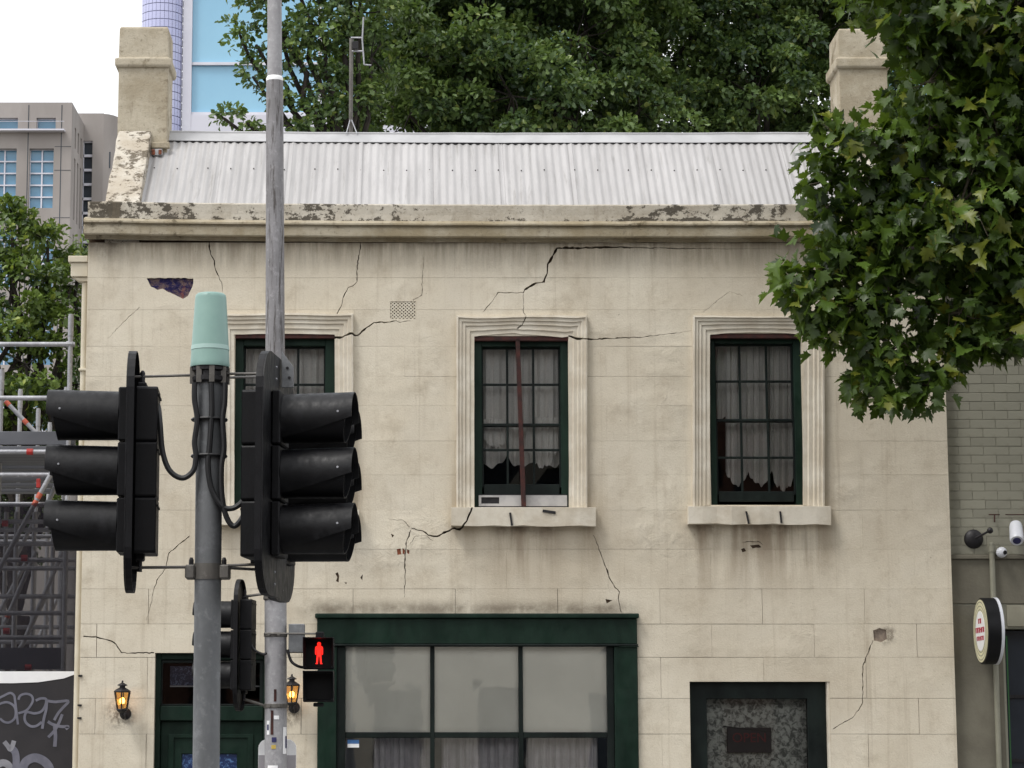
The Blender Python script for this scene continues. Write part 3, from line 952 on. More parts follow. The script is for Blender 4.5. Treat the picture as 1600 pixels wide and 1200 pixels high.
# --- lace curtains
def curtain(name, label, x0p, x1p, ytop, ybot, Y, folds, amp, mat, group=None, n=60):
    """ybot: function of t in 0..1 giving the pixel y of the hem"""
    vs, fs = [], []
    rows = 14
    ph = random.uniform(0, 6)
    for r in range(rows + 1):
        for i in range(n + 1):
            t = i / n
            yb = ybot(t) + 2.2 * math.sin(23 * t + ph) + 1.5 * math.sin(51 * t)
            py = ytop + (yb - ytop) * r / rows
            p = at(x0p + (x1p - x0p) * t, py, Y)
            w = math.sin(t * folds * 6.28 + ph + 0.5 * math.sin(t * 9 + r * 0.13)) * amp * (0.5 + 0.6 * r / rows) + 0.3 * amp * math.sin(t * folds * 15.1 + 1.3 * ph)
            vs.append((p.x, Y + w, p.z))
    for r in range(rows):
        for i in range(n):
            a = r * (n + 1) + i
            fs.append((a, a + 1, a + n + 2, a + n + 1))
    o = MB().add(vs, fs).build(name, mat, None, smooth=True, fix=False)
    return tag(o, label, 'curtain', group)


SC = lambda t, k: abs(math.sin(math.pi * k * t)) ** 0.6
curtain('lace_curtain', 'limp grey lace curtain behind the half-hidden upper window behind the poles', 372, 516, 530, lambda t: 742 + 14 * SC(t, 3), 0.27, 9, 0.024, MT['curtain'])
curtain('lace_curtain', 'long lace curtain hanging full width behind the middle upper window', 748, 882, 528, lambda t: 708 + 22 * SC(t, 3), 0.27, 8, 0.024, MT['curtain'])
curtain('lace_curtain', 'short scalloped lace curtain in the middle window right of the rusty prop', 822, 872, 652, lambda t: 698 + 32 * SC(t, 1), 0.225, 4, 0.016, MT['curtain'])
curtain('lace_curtain', 'gathered lace curtain drooping at the left of the middle window', 754, 794, 655, lambda t: 682 + 17 * SC(t, 1), 0.225, 3, 0.016, MT['curtain'])
curtain('lace_curtain', 'scalloped lace curtain hanging left behind the right upper window', 1134, 1206, 528, lambda t: 734 + 24 * SC(t, 2) , 0.27, 6, 0.02, MT['curtain'])
curtain('lace_curtain', 'lace curtain swept into a loop at the right of the right upper window', 1203, 1245, 528, lambda t: 722 + 44 * SC(t, 1), 0.25, 4, 0.02, MT['curtain'])
curtain('lace_curtain', 'dim net curtain filling the top of the right upper window', 1112, 1204, 526, lambda t: 652 + 5 * SC(t, 4), 0.31, 7, 0.02, MT['curtain'])

# --- shopfront
def shop_part(mb, name, mat, parent, bevel=0.004): return mb.build(name, mat, parent, bevel=bevel)
sx0, sx1, sz0, sz1 = SHOP
zt0 = AZ(1006, -0.05)
mb = MB()
mb.box(sx0 - 0.012, sx1 + 0.012, -0.05, 0.05, zt0, sz1 - 0.04)
shop = mb.build('shopfront', MT['green'], house, bevel=0.005)
MB().box(sx0 - 0.03, sx1 + 0.03, -0.085, 0.05, sz1 - 0.039, sz1 + 0.006).build('fascia_moulding', MT['green'], shop, bevel=0.012, seg=2)
MB().box(sx0 - 0.02, sx1 + 0.02, -0.064, 0.05, zt0 - 0.022, zt0 - 0.001).build('fascia_bead', MT['green_black'], shop, bevel=0.006)
MB().box(sx0 - 0.004, AX(526, 1100), -0.04, 0.05, 0.0, zt0 - 0.023).build('pilaster', MT['green'], shop, bevel=0.006)
MB().box(AX(960, 1100), sx1 + 0.014, -0.04, 0.05, 0.0, zt0 - 0.023).build('pilaster', MT['green'], shop, bevel=0.006)
MB().box(sx1 - 0.16, sx1 + 0.026, -0.058, -0.041, zt0 - 0.03, zt0 - 0.0225).build('pilaster_cap', MT['green'], shop)
gx = [540, 672, 679, 810, 817, 948]
YG = 0.035
X = [AX(v, 1080, YG) for v in gx]
zg1, zg0 = AZ(1009, YG), AZ(1144, YG)
zl1 = AZ(1153, YG)
mb = MB()
mb.box(AX(526, 1100) + 0.001, X[0], -0.012, 0.12, 0.4, zt0 - 0.024).box(X[5], AX(960, 1100) - 0.001, -0.005, 0.12, 0.4, zt0 - 0.024)
mb.box(X[0], X[5], -0.003, 0.12, zg1, zt0 - 0.024)
shop_part(mb, 'window_frame', MT['green_black'], shop)
for a, b in ((1, 2), (3, 4)): shop_part(MB().box(X[a], X[b], 0.0, 0.11, 0.7, zg1), 'mullion', MT['green_black'], shop)
for a, b in ((0, 1), (2, 3), (4, 5)):
    shop_part(MB().box(X[a], X[b], 0.004, 0.105, zl1, zg0), 'transom', MT['green_black'], shop)
    MB().add([(X[a], YG, zg0), (X[b], YG, zg0), (X[b], YG + random.uniform(-.004, .004), zg1), (X[a], YG, zg1)], [(0, 1, 2, 3)]).build('pane', MT['shop_glass'], shop, fix=False)
    MB().add([(X[a], YG + 0.012, zg0), (X[b], YG + 0.012, zg0), (X[b], YG + 0.012, zg1), (X[a], YG + 0.012, zg1)], [(0, 1, 2, 3)]).build('frosted_film', MT['film'], shop, fix=False)
    MB().add([(X[a], YG, 0.72), (X[b], YG, 0.72), (X[b], YG, zl1), (X[a], YG, zl1)], [(0, 1, 2, 3)]).build('pane', MT['shop_glass'], shop, fix=False)
MB().box(AX(526, 1100) + 0.002, AX(960, 1100) - 0.002, -0.02, 0.12, 0.0, 0.7).build('stall_riser', MT['green'], shop, bevel=0.006)
k = px_rect(543, 561, 1156, 1168, YG - 0.004)
MB().box(k[0], k[1], YG - 0.006, YG - 0.003, (k[2] + k[3]) / 2, k[3]).build('sticker', MT['blue_print'], shop)
MB().box(k[0], k[1], YG - 0.006, YG - 0.003, k[2], (k[2] + k[3]) / 2 - 0.001).build('sticker', MT['white_sign'], shop)
for (a, b, lb, f) in ((584, 672, 'grey folded curtain in the lower left shop pane', 6), (690, 812, 'grey folded curtain in the lower middle shop pane', 7), (822, 934, 'grey folded curtain in the lower right shop pane', 7)):
    curtain('shop_curtain', lb, a, b, 1148, lambda t: 1300, 0.17, f, 0.032, MT['shop_curtain'])

# --- left door with fanlight
dx0, dx1, dz0, dz1 = LDOOR
YD = 0.12
mb = MB()
f = 0.05
mb.box(dx0, dx0 + f, YD - 0.05, YD + 0.1, dz0, dz1).box(dx1 - f, dx1, YD - 0.05, YD + 0.1, dz0, dz1)
mb.box(dx0 + f, dx1 - f, YD - 0.05, YD + 0.1, dz1 - 0.06, dz1)
zt1, zt0d = AZ(1103, YD), AZ(1126, YD)
mb.box(dx0 + f, dx1 - f, YD - 0.06, YD + 0.1, zt0d, zt1)
ldoor = mb.build('front_door', MT['door_green'], house, bevel=0.006)
fx0, fx1 = AX(254, 1070, YD), AX(406, 1070, YD)
fz0, fz1 = AZ(1100, YD), AZ(1036, YD)
m = MB(); cells_mesh(m, dx0 + f + 0.001, dx1 - f - 0.001, zt1 + 0.001, dz1 - 0.061, [(fx0, fx1, fz0, fz1)], YD - 0.02, YD + 0.03)
m.build('fanlight_frame', MT['green_black'], ldoor, bevel=0.004)
MB().add([(fx0, YD, fz0), (fx1, YD, fz0), (fx1, YD, fz1), (fx0, YD, fz1)], [(0, 1, 2, 3)]).build('fanlight', MT['glass'], ldoor, fix=False)
kk = px_rect(266, 334, 1041, 1071, YD + 0.05)
MB().box(kk[0], kk[1], YD + 0.04, YD + 0.05, kk[2], kk[3]).build('fanlight_plate', MT['house_number'], ldoor)
MB().box(kk[0], AX(404, 1070), YD + 0.035, YD + 0.055, kk[2] - 0.014, kk[2] - 0.002).build('plate_rail', MT['grey_sign'], ldoor)
# leaf of the door: stiles, rails and recessed panels
lx0, lx1 = dx0 + f + 0.002, dx1 - f - 0.002
gz1 = AZ(1178, YD); gl0, gl1 = AX(284, 1190, YD), AX(370, 1190, YD)
m = MB(); cells_mesh(m, lx0, lx1, 0.02, zt0d - 0.003, [(gl0, gl1, 1.0, gz1), (lx0 + 0.13, lx1 - 0.13, 0.2, 0.85)], YD + 0.0, YD + 0.045)
m.build('door_leaf', MT['door_green'], ldoor, bevel=0.006)
m = MB(); cells_mesh(m, AX(263, 1160, YD), AX(396, 1160, YD), 0.95, AZ(1147, YD), [(AX(272, 1160, YD), AX(387, 1160, YD), 0.98, AZ(1153, YD))], YD - 0.016, YD - 0.001)
m.build('panel_moulding', MT['door_green'], ldoor, bevel=0.004)
MB().box(gl0, gl1, YD + 0.02, YD + 0.03, 1.0, gz1).build('leadlight', MT['leadlight'], ldoor)
MB().box(lx0 + 0.13, lx1 - 0.13, YD + 0.018, YD + 0.03, 0.2, 0.85).build('door_panel', MT['door_green'], ldoor)

# --- right door
dx0, dx1, dz0, dz1 = RDOOR
dfx1 = AX(1290, 1100, 0.1)
YD = 0.11
ix0, ix1, iz1 = AX(1104, 1120, YD), AX(1261, 1120, YD), AZ(1092, YD)
m = MB(); cells_mesh(m, dx0 + 0.001, dfx1, 0.02, dz1 - 0.001, [(ix0, ix1, 0.5, iz1)], YD - 0.03, YD + 0.06)
rdoor = m.build('side_door', MT['green_black'], house, bevel=0.005)
MB().add([(ix0, YD, 0.5), (ix1, YD, 0.5), (ix1, YD, iz1), (ix0, YD, iz1)], [(0, 1, 2, 3)]).build('pane', MT['glass'], rdoor, fix=False)
MB().box(dfx1 + 0.001, dx1 - 0.001, 0.012, 0.2, 0.0, dz1 - 0.002).build('door_reveal', MT['trim'], house)
curtain('flowered_lace_curtain', 'flowered net curtain filling the glass of the side door', 1100, 1265, 1085, lambda t: 1320, 0.235, 5, 0.01, MT['door_lace'])
OB = px_rect(1136, 1205, 1137, 1176, 0.2)
m = MB().box(OB[0], OB[1], 0.185, 0.215, OB[2], OB[3])
opensign = m.build('open_sign', MT['lens_dark'], None, bevel=0.004)
opensign.data.materials[0] = simple('sign_box_black', S(40, 38, 42), S(30, 28, 32), 9, 0.5)


def text_mesh(s, size):
    cu = bpy.data.curves.new('text', 'FONT'); cu.body = s; cu.size = size; cu.extrude = 0.002; cu.align_x = 'CENTER'; cu.align_y = 'CENTER'
    o = bpy.data.objects.new('text', cu); C.objects.link(o)
    dg = bpy.context.evaluated_depsgraph_get()
    me = bpy.data.meshes.new_from_object(o.evaluated_get(dg))
    bpy.data.objects.remove(o, do_unlink=True)
    return me


me = text_mesh('OPEN', 0.125)
me.transform(Matrix.Translation(((OB[0] + OB[1]) / 2, 0.181, (OB[2] * 0.42 + OB[3] * 0.58))) @ Matrix.Rotation(R(90), 4, 'X'))
me.materials.append(MT['open_red'])
link(bpy.data.objects.new('lettering', me), opensign)
tag(opensign, 'dark sign box reading OPEN in dull red hung in side door', 'sign')
m = MB(); P, Q = at(1130, 1136, 0.182), at(1205, 1143, 0.182)
m.prism([(P.x, P.z), (Q.x, Q.z - 0.012), (Q.x, Q.z + 0.0), (P.x, P.z + 0.012)], 0.18, 0.1845)
m.build('sign_cord', MT['cable'], opensign)

# --- roof
ZE = AZ(330, 0.1)                 # eave, hidden behind the parapet
YR = 1.22
ZR = at(650, 214, YR).z           # ridge
RX0, RX1 = AX(219, 300, 0.15), AX(1352, 300, 0.15)


def roof_z(y): return ZE + (ZR - ZE) * (y - 0.1) / (YR - 0.1)


nsheet = 10
sw = (RX1 - RX0) / nsheet
pit = 0.0762
rows = [(0.1 + (YR - 0.1) * i / 6) for i in range(7)]
roof = None
rm = MB().box(RX0 + 0.02, RX1 - 0.02, YR - 0.03, YR + 0.03, ZR - 0.2, ZR - 0.06)
roof = rm.build('roof', MT['cream'], house)


def sheet_mesh(xa, xb, back=False):
    vs, fs = [], []
    nn = int((xb - xa + 0.02) / pit * 10)
    jl = random.uniform(-0.003, 0.003); lift = random.uniform(0, 0.006)
    for y in rows:
        for i in range(nn + 1):
            x = xa - 0.01 + (xb - xa + 0.02) * i / nn
            z = roof_z(y) + 0.0088 * math.cos((x - RX0) / pit * 2 * math.pi) + sag(x) + lift * 0.5 + 0.004 * math.sin(x * 2.1 + y * 3)
            if i < 6: z += 0.010
            yy = y if not back else 2 * YR - y
            vs.append((x, yy, z))
    for r in range(len(rows) - 1):
        for i in range(nn):
            a = r * (nn + 1) + i
            f = (a, a + 1, a + nn + 2, a + nn + 1)
            fs.append(f if not back else f[::-1])
    return MB().add(vs, fs)


for i in range(nsheet):
    sheet_mesh(RX0 + i * sw, RX0 + (i + 1) * sw).build('roof_sheet', MT['roof'], roof, smooth=True, fix=False)
for i in range(4):
    sheet_mesh(RX0 + i * sw * 2.5, RX0 + (i + 1) * sw * 2.5, True).build('rear_roof_sheet', MT['roof'], roof, smooth=True, fix=False)
mb = MB()
x = RX0 + 0.1
while x < RX1:
    y = 0.1 + (YR - 0.1) * 0.52 + random.uniform(-0.01, 0.01)
    x2 = RX0 + round((x - RX0) / pit) * pit
    mb.ball((x2, y - 0.004, roof_z(y) + sag(x2) + 0.014), 0.0075, 6)
    x += pit * random.choice((3, 3, 3, 4))
mb.build('roof_screws', MT['screw'], roof)['kind'] = 'stuff'
# ridge capping
st = [(RX0 - 0.02 + (RX1 - RX0 + 0.04) * i / 30, random.uniform(-.002, .002), sag(RX0 + (RX1 - RX0) * i / 30) + random.uniform(-.002, .002)) for i in range(31)]
yb = YR - 0.125
prof = [(yb, roof_z(yb) + 0.026), (YR - 0.02, ZR + 0.016), (YR - 0.02, ZR + 0.034), (YR, ZR + 0.044), (YR + 0.02, ZR + 0.034), (YR + 0.125, roof_z(yb) + 0.014), (YR + 0.125, roof_z(yb) + 0.008), (YR, ZR + 0.0), (yb, roof_z(yb) + 0.021)]
MB().sweep(prof, 0, st).build('ridge_cap', MT['flashing'], roof)
MB().sweep([(yb + 0.012, roof_z(yb) - 0.012), (yb + 0.012, roof_z(yb) + 0.022), (yb + 0.03, roof_z(yb) + 0.036), (yb + 0.03, roof_z(yb) - 0.0)], 0, st[1:-1]).build('ridge_shade_strip', MT['iron'], roof)  # dark strip added under the cap lip to paint in the shaded gaps
# rear slope down to the back wall (not in view), closed with a flat deck
MB().box(XL + 0.3, XR - 0.3, 2 * YR - 0.1, 7.9, ZTOP + 0.151, ZTOP + 0.21).build('flat_roof', MT['flashing'], house)

# --- coping of the party walls and chimneys
def slope_coping(xa, xb, name):
    Y0, Y1 = -0.04, 0.92
    z0, z1 = AZ(318, Y0) - 0.02, at(650, 204, Y1).z
    vs, fs = [], []
    n = 8
    for i in range(n + 1):
        t = i / n
        y, z = Y0 + (Y1 - Y0) * t, z0 + (z1 - z0) * t
        j = random.uniform(-0.008, 0.008)
        vs += [(xa + j, y, z - 0.6 * (1 if i else 0.2)), (xa + j, y, z), (xb + j * 0.5, y, z), (xb + j * 0.5, y, z - 0.6 * (1 if i else 0.2))]
    for i in range(n):
        for k in range(4): fs.append((i * 4 + k, i * 4 + (k + 1) % 4, i * 4 + 4 + (k + 1) % 4, i * 4 + 4 + k))
    fs += [(0, 1, 2, 3), tuple(n * 4 + k for k in (3, 2, 1, 0))]
    return MB().add(vs, fs).build(name, MT['coping'], house, bevel=0.015, seg=2)


c0, c1 = AX(163, 315, -0.04), AX(217, 315, -0.04)
slope_coping(c0, c1, 'coping')
cr0, cr1 = AX(1352, 315, -0.04) + 0.02, AX(1352, 315, -0.04) + 0.34
slope_coping(cr0, cr1, 'coping')


def chimney(xa, xb, Y0, Y1, ytop, yband0, yband1, ybot, flip=1):
    zt, zb1, zb0, zl = at(650, ytop, Y0).z, at(650, yband0, Y0).z, at(650, yband1, Y0).z, at(650, ybot, Y0).z
    t = 0.012
    mb = MB()
    def ring(z, e): return [(xa - e, Y0 - e, z), (xb + e, Y0 - e, z), (xb + e, Y1 + e, z), (xa - e, Y1 + e, z)]
    lev = [(zl, 0), (zb0 - 0.12, -0.002), (zb0, 0.0), (zb0, 0.018), (zb0 + 0.025, 0.034), (zb1, 0.034), (zb1 + 0.01, 0.0), (zt - 0.02, -0.004), (zt, -0.016)]
    vs, fs = [], []
    for z, e in lev: vs += ring(z, e)
    for i in range(len(lev) - 1):
        for k in range(4): fs.append((i * 4 + k, i * 4 + (k + 1) % 4, i * 4 + 4 + (k + 1) % 4, i * 4 + 4 + k))
    fs += [(3, 2, 1, 0), tuple((len(lev) - 1) * 4 + k for k in range(4))]
    return mb.add(vs, fs).build('chimney', MT['chimney'], house, bevel=0.012, seg=2)


CH0, CH1 = AX(184, 150, 0.92), AX(262, 150, 0.92)
chimney(CH0, CH1, 0.93, 1.40, 41, 92, 106, 300)
CR0, CR1 = AX(1312, 150, 0.92), AX(1388, 150, 0.92)
chimney(CR0, CR1, 0.93, 1.48, 44, 92, 108, 300)
# flashing and a terracotta scrap at the foot of the left chimney
zf = at(650, 226, 0.9).z
MB().box(c1 + 0.01, CH1 + 0.03, 0.87, 0.928, zf - 0.04, zf + 0.02).build('chimney_flashing', MT['chimney'], house, bevel=0.006)
zf2 = at(650, 236, 0.88).z
MB().box(c1 + 0.012, CH1 - 0.04, 0.85, 0.90, zf2 - 0.05, zf2 + 0.015).build('flashing_strip', MT['flashing'], house, bevel=0.004)
MB().box(c1 + 0.015, c1 + 0.05, 0.835, 0.849, zf2 - 0.05, zf2 + 0.01).build('terracotta_chip', MT['terracotta'], house, bevel=0.004)
MB().box(CH1 - 0.075, CH1 - 0.043, 0.835, 0.849, zf2 - 0.045, zf2 + 0.005).build('terracotta_chip', MT['terracotta'], house, bevel=0.004)

# --- rainwater head and downpipe on the left corner
r0, r1 = AX(108, 420, 0.1), XL - 0.003
mb = MB().box(r0, r1, 0.02, 0.2, AZ(412, 0.1), AZ(402, 0.1))
mb.box(r0 + 0.025, r1, 0.04, 0.18, AZ(434, 0.1), AZ(412, 0.1) - 0.001)
mb.prism([(r0 + 0.04, AZ(434, 0.1) - 0.001), (r1, AZ(434, 0.1) - 0.001), (r1, AZ(441, 0.1)), (r0 + 0.1, AZ(441, 0.1))], 0.06, 0.16)
mb.build('rainwater_head', MT['cream'], house, bevel=0.006)
xp = XL - 0.036
MB().tube([(xp, 0.11, AZ(440, 0.11)), (xp, 0.11, 0.05)], 0.031, 14, ).build('downpipe', MT['cream'], house, smooth=True)
for py in (578, 760): MB().box(xp - 0.042, xp + 0.036, 0.06, 0.15, AZ(py + 2, 0.1), AZ(py - 2, 0.1)).build('pipe_clip', MT['cream'], house, bevel=0.004)
# corner bead: thin pale strip down the left edge of the wall, and pipe stubs
for py in (1056, 1102, 1122): MB().box(XL - 0.012, XL + 0.025, -0.012, 0.03, AZ(py + 1.5), AZ(py - 1.5)).build('pipe_stub', MT['iron'], house)

# --- television antenna on the ridge
ab = at(548, 212, YR + 0.05)
ant = thing('television_antenna', 'thin grey television antenna on mast standing on the roof ridge', 'antenna', ab)
MB().tube([ab, at(549, 60, YR + 0.05)], 0.021, 10).build('mast', MT['steel'], ant, smooth=True)
MB().tube([at(548, 184, YR + 0.05), at(541, 209, YR - 0.05)], 0.006, 6).build('stay', MT['scaffold'], ant)
MB().tube([at(548, 184, YR + 0.05), at(558, 209, YR - 0.05)], 0.006, 6).build('stay', MT['scaffold'], ant)
MB().tube([at(568, 27, YR), at(566, 62, YR), at(569, 101, YR)], 0.009, 6).build('dipole', MT['scaffold'], ant)
for py in (59, 80): MB().tube([at(549, py, YR + 0.04), at(567, py, YR)], 0.009, 6).build('cross_arm', MT['scaffold'], ant)
MB().tube([at(569, 101, YR), at(580, 102, YR)], 0.008, 6).build('director', MT['scaffold'], ant)
MB().box(at(551, 0, YR).x, at(560, 0, YR).x, YR, YR + 0.05, AZ(76, YR), AZ(64, YR)).build('junction_box', MT['iron'], ant, bevel=0.004)


# ------------------------------------------------------------------ wall lanterns
def lantern(px, py, label):
    c = at(px, py, -0.16)
    t = thing('wall_lantern', label, 'lantern', (c.x, -0.16, c.z - 0.14), 'lit lanterns beside the front door')
    n = 6
    a0 = R(30)
    # roof, finial
    MB().lathe([(0.082, 0.066), (0.088, 0.074), (0.075, 0.086), (0.04, 0.106), (0.028, 0.112), (0.028, 0.124), (0.052, 0.13), (0.046, 0.138), (0.018, 0.152), (0.008, 0.158), (0.011, 0.168), (0.004, 0.178)], c, n, 'z', a0).build('lantern_roof', MT['iron'], t)
    m = MB()
    for k in range(n):
        a = a0 + 2 * math.pi * k / n
        m.tube([c + Vector((0.078 * math.cos(a), 0.078 * math.sin(a), 0.068)), c + Vector((0.05 * math.cos(a), 0.05 * math.sin(a), -0.086))], 0.0065, 5)
        b = a0 + 2 * math.pi * (k + 1) / n
        q = [c + Vector((r * math.cos(w) * 0.97, r * math.sin(w) * 0.97, z)) for (r, w, z) in ((0.05, a, -0.084), (0.05, b, -0.084), (0.078, b, 0.066), (0.078, a, 0.066))]
        MB().add(q, [(0, 1, 2, 3)]).build('lantern_pane', MT['amber'], t)
    m.build('lantern_frame', MT['iron'], t)
    MB().lathe([(0.055, -0.086), (0.058, -0.094), (0.05, -0.104), (0.022, -0.125), (0.014, -0.145), (0.002, -0.155)], c, n, 'z', a0).build('lantern_base', MT['iron'], t)
    MB().tube([c + Vector((0, 0, -0.13)), c + Vector((0.01, 0.03, -0.17)), c + Vector((0.015, 0.09, -0.17)), c + Vector((0.015, 0.15, -0.13))], 0.013, 8).build('bracket', MT['iron'], t, smooth=True)
    MB().lathe([(0.055, 0.140), (0.055, 0.150), (0.04, 0.1585)], c + Vector((0.015, 0, -0.13)), 16, 'y').build('wall_plate', MT['iron'], t)
    MB().ball(c + Vector((0, 0, -0.012)), 0.025, 12, 1.25).build('bulb', MT['bulb'], t, smooth=True)
    MB().tube([c + Vector((0, 0, -0.085)), c + Vector((0, 0, -0.035))], 0.014, 8).build('bulb_holder', MT['cream'], t)
    return t


lantern(191, 1093, 'lit black lantern on bare wall left of the front door')
lantern(456, 1083, 'lit black lantern between front door and shopfront, half behind the tall pole')


# ------------------------------------------------------------------ traffic signals
def rounded(w, h, r, n=6, top_only=False):
    pts = []
    for cx, cz, a0 in ((w / 2 - r, h / 2 - r, 0), (-w / 2 + r, h / 2 - r, 90), (-w / 2 + r, -h / 2 + r, 180), (w / 2 - r, -h / 2 + r, 270)):
        for i in range(n + 1):
            a = R(a0 + 90 * i / n)
            pts.append((cx + r * math.cos(a), cz + r * math.sin(a)))
    return pts


def signal_head(center, yaw, label, green=True, scale=1.0, bw=0.44):
    """faces local +x; three visored lamps on a target board"""
    c = Vector(center)
    M = Matrix.Translation(c) @ Matrix.Rotation(yaw, 4, 'Z') @ Matrix.Scale(scale, 4)
    t = thing('traffic_signal', label, 'traffic light', (c.x, c.y, c.z - 0.55 * scale), 'three-lamp traffic signals')
    # target board
    MB(M).prism(rounded(bw, 1.10, 0.19), -0.035, -0.029, 'x').build('target_board', MT['black_plastic_worn'], t)
    # rim of the board, turned back
    pts = rounded(bw, 1.10, 0.19); inn = rounded(bw - 0.012, 1.088, 0.184)
    m = MB(M); n = len(pts)
    vs = [(-0.036, p[0], p[1]) for p in pts] + [(-0.036, p[0], p[1]) for p in inn] + [(-0.065, p[0], p[1]) for p in pts] + [(-0.065, p[0], p[1]) for p in inn]
    fs = []
    for i in range(n):
        j = (i + 1) % n
        fs += [(i, j, 2 * n + j, 2 * n + i), (n + i, 3 * n + i, 3 * n + j, n + j), (2 * n + i, 2 * n + j, 3 * n + j, 3 * n + i), (i, n + i, n + j, j)]
    m.add(vs, fs).build('board_rim', MT['black_plastic'], t)
    for k, dz in enumerate((0.252, 0.0, -0.252)):
        # lamp housing
        hs = MB(M).prism(rounded(0.235, 0.2515, 0.012, 3), -0.165, -0.0665, 'x').add([], [])
        hs.M = M
        vsz = [v for v in hs.v]
        hs.v = [M @ (M.inverted() @ v + Vector((0, 0, dz))) for v in vsz]
        h = hs.build('lamp_housing', MT['black_plastic'], t, bevel=0.004)
        MB(M).box(-0.172, -0.1655, -0.09, 0.09, dz + 0.085, dz + 0.095).build('latch_rib', MT['black_plastic'], h)
        MB(M).box(-0.028, 0.012, -0.116, 0.116, dz - 0.122, dz + 0.122).build('lamp_bezel', MT['black_plastic'], t, bevel=0.006)
        # lens
        mt = MT['lens_green'] if (k == 2 and green) else MT['lens_dark']
        MB(M).lathe([(0.100, 0.013), (0.098, 0.018), (0.07, 0.03), (0.03, 0.037), (0.002, 0.038)], (0, 0, dz), 24, 'x').build('lens', mt, t, smooth=True)
        # visor: thin slightly flared tube, cut away underneath, with baffles at the mouth
        m = MB(M); nn = 36; L = 0.325
        vs, fs = [], []
        def xl(a): return L - 0.035 * (1 - math.sin(a)) * 0.5
        for side, e in ((0, 0.0), (1, -0.0035)):
            for u in (0.0, 0.33, 0.66, 1.0):
                for i in range(nn):
                    a = 2 * math.pi * i / nn
                    r = 0.108 + 0.002 * u + e
                    vs.append((0.011 + (xl(a) - 0.011) * u, r * math.cos(a), dz + r * math.sin(a)))
        q = 4
        for s_ in range(2):
            b = s_ * q * nn
            for r_ in range(q - 1):
                for i in range(nn):
                    j = (i + 1) % nn
                    fs.append((b + r_ * nn + i, b + r_ * nn + j, b + (r_ + 1) * nn + j, b + (r_ + 1) * nn + i))
        for i in range(nn):
            j = (i + 1) % nn
            fs.append(((q - 1) * nn + i, (q - 1) * nn + j, (2 * q - 1) * nn + j, (2 * q - 1) * nn + i))
            fs.append((i, q * nn + i, q * nn + j, j))
        v = m.add(vs, fs).build('visor', MT['black_plastic'], t, smooth=True)
        # outer cowl over the top of the tube, its lower edge rising towards the mouth
        m = MB(M); vs, fs = [], []; q, nn = 5, 25
        for e in (0.0, -0.004):
            for iu in range(q):
                u = iu / (q - 1)
                lo = R(-52 + 50 * u)
                for i in range(nn):
                    a = lo + (math.pi - 2 * lo) * i / (nn - 1)
                    r = 0.1155 + 0.0055 * u + e
                    vs.append((0.0125 + (L + 0.012 - 0.0125) * u, r * math.cos(a), dz + r * math.sin(a)))
        for s_ in range(2):
            b = s_ * q * nn
            for r_ in range(q - 1):
                for i in range(nn - 1):
                    fs.append((b + r_ * nn + i, b + r_ * nn + i + 1, b + (r_ + 1) * nn + i + 1, b + (r_ + 1) * nn + i))
        m.add(vs, fs)
        w = q * nn
        for i in range(nn - 1): m.f.append([(q - 1) * nn + i, (q - 1) * nn + i + 1, w + (q - 1) * nn + i + 1, w + (q - 1) * nn + i]); m.mi.append(0)
        for r_ in range(q - 1):
            for i in (0, nn - 1): m.f.append([r_ * nn + i, (r_ + 1) * nn + i, w + (r_ + 1) * nn + i, w + r_ * nn + i]); m.mi.append(0)
        m.build('visor_cowl', MT['black_plastic_worn'], v, smooth=True)
        m = MB(M)
        for g in range(-3, 4):
            yy = g * 0.028
            hh = math.sqrt(max(0.0, 0.108 ** 2 - yy * yy))
            m.box(L - 0.13, L - 0.045, yy - 0.0015, yy + 0.0015, dz - hh * 0.96, dz + hh * 0.96)
        m.build('baffle', MT['black_plastic'], v)
        for s_ in (-1, 1):
            MB(M).lathe([(0.0055, 0), (0.004, 0.003)], (L - 0.05, s_ * 0.121, dz + 0.02), 8, 'y').build('rivet', MT['scaffold'], v)
    # end brackets
    for s in (1, -1):
        b = MB(M).box(-0.11, -0.067, -0.05, 0.05, s * 0.388 - 0.018, s * 0.388 + 0.018)
        b.build('bracket', MT['black_plastic'], t, bevel=0.006)
        MB(M).lathe([(0.012, -0.035), (0.012, 0.035), (0.006, 0.045)], (-0.088, 0, s * 0.42), 8).build('bracket_bolt', MT['iron'], t)
        for q2 in (0.0, 0.055):
            MB(M).lathe([(0.006, -0.029), (0.005, -0.024)], (0, 0.0, s * (0.44 + q2)), 8, 'x').build('board_bolt', MT['scaffold'], t)
    return t


YA = -12.0
pole_top, pole_bot = at(328, 575, YA), at(322, 1200, YA)
dirp = (pole_bot - pole_top) / (pole_bot.z - pole_top.z)
foot = pole_top + dirp * (0.0 - pole_top.z)
poleA = thing('signal_pole', 'short galvanised signal pole with mint green cap in the foreground', 'pole', foot)


def onA(py): 
    z = at(325, py, YA).z
    return pole_top + dirp * (z - pole_top.z)


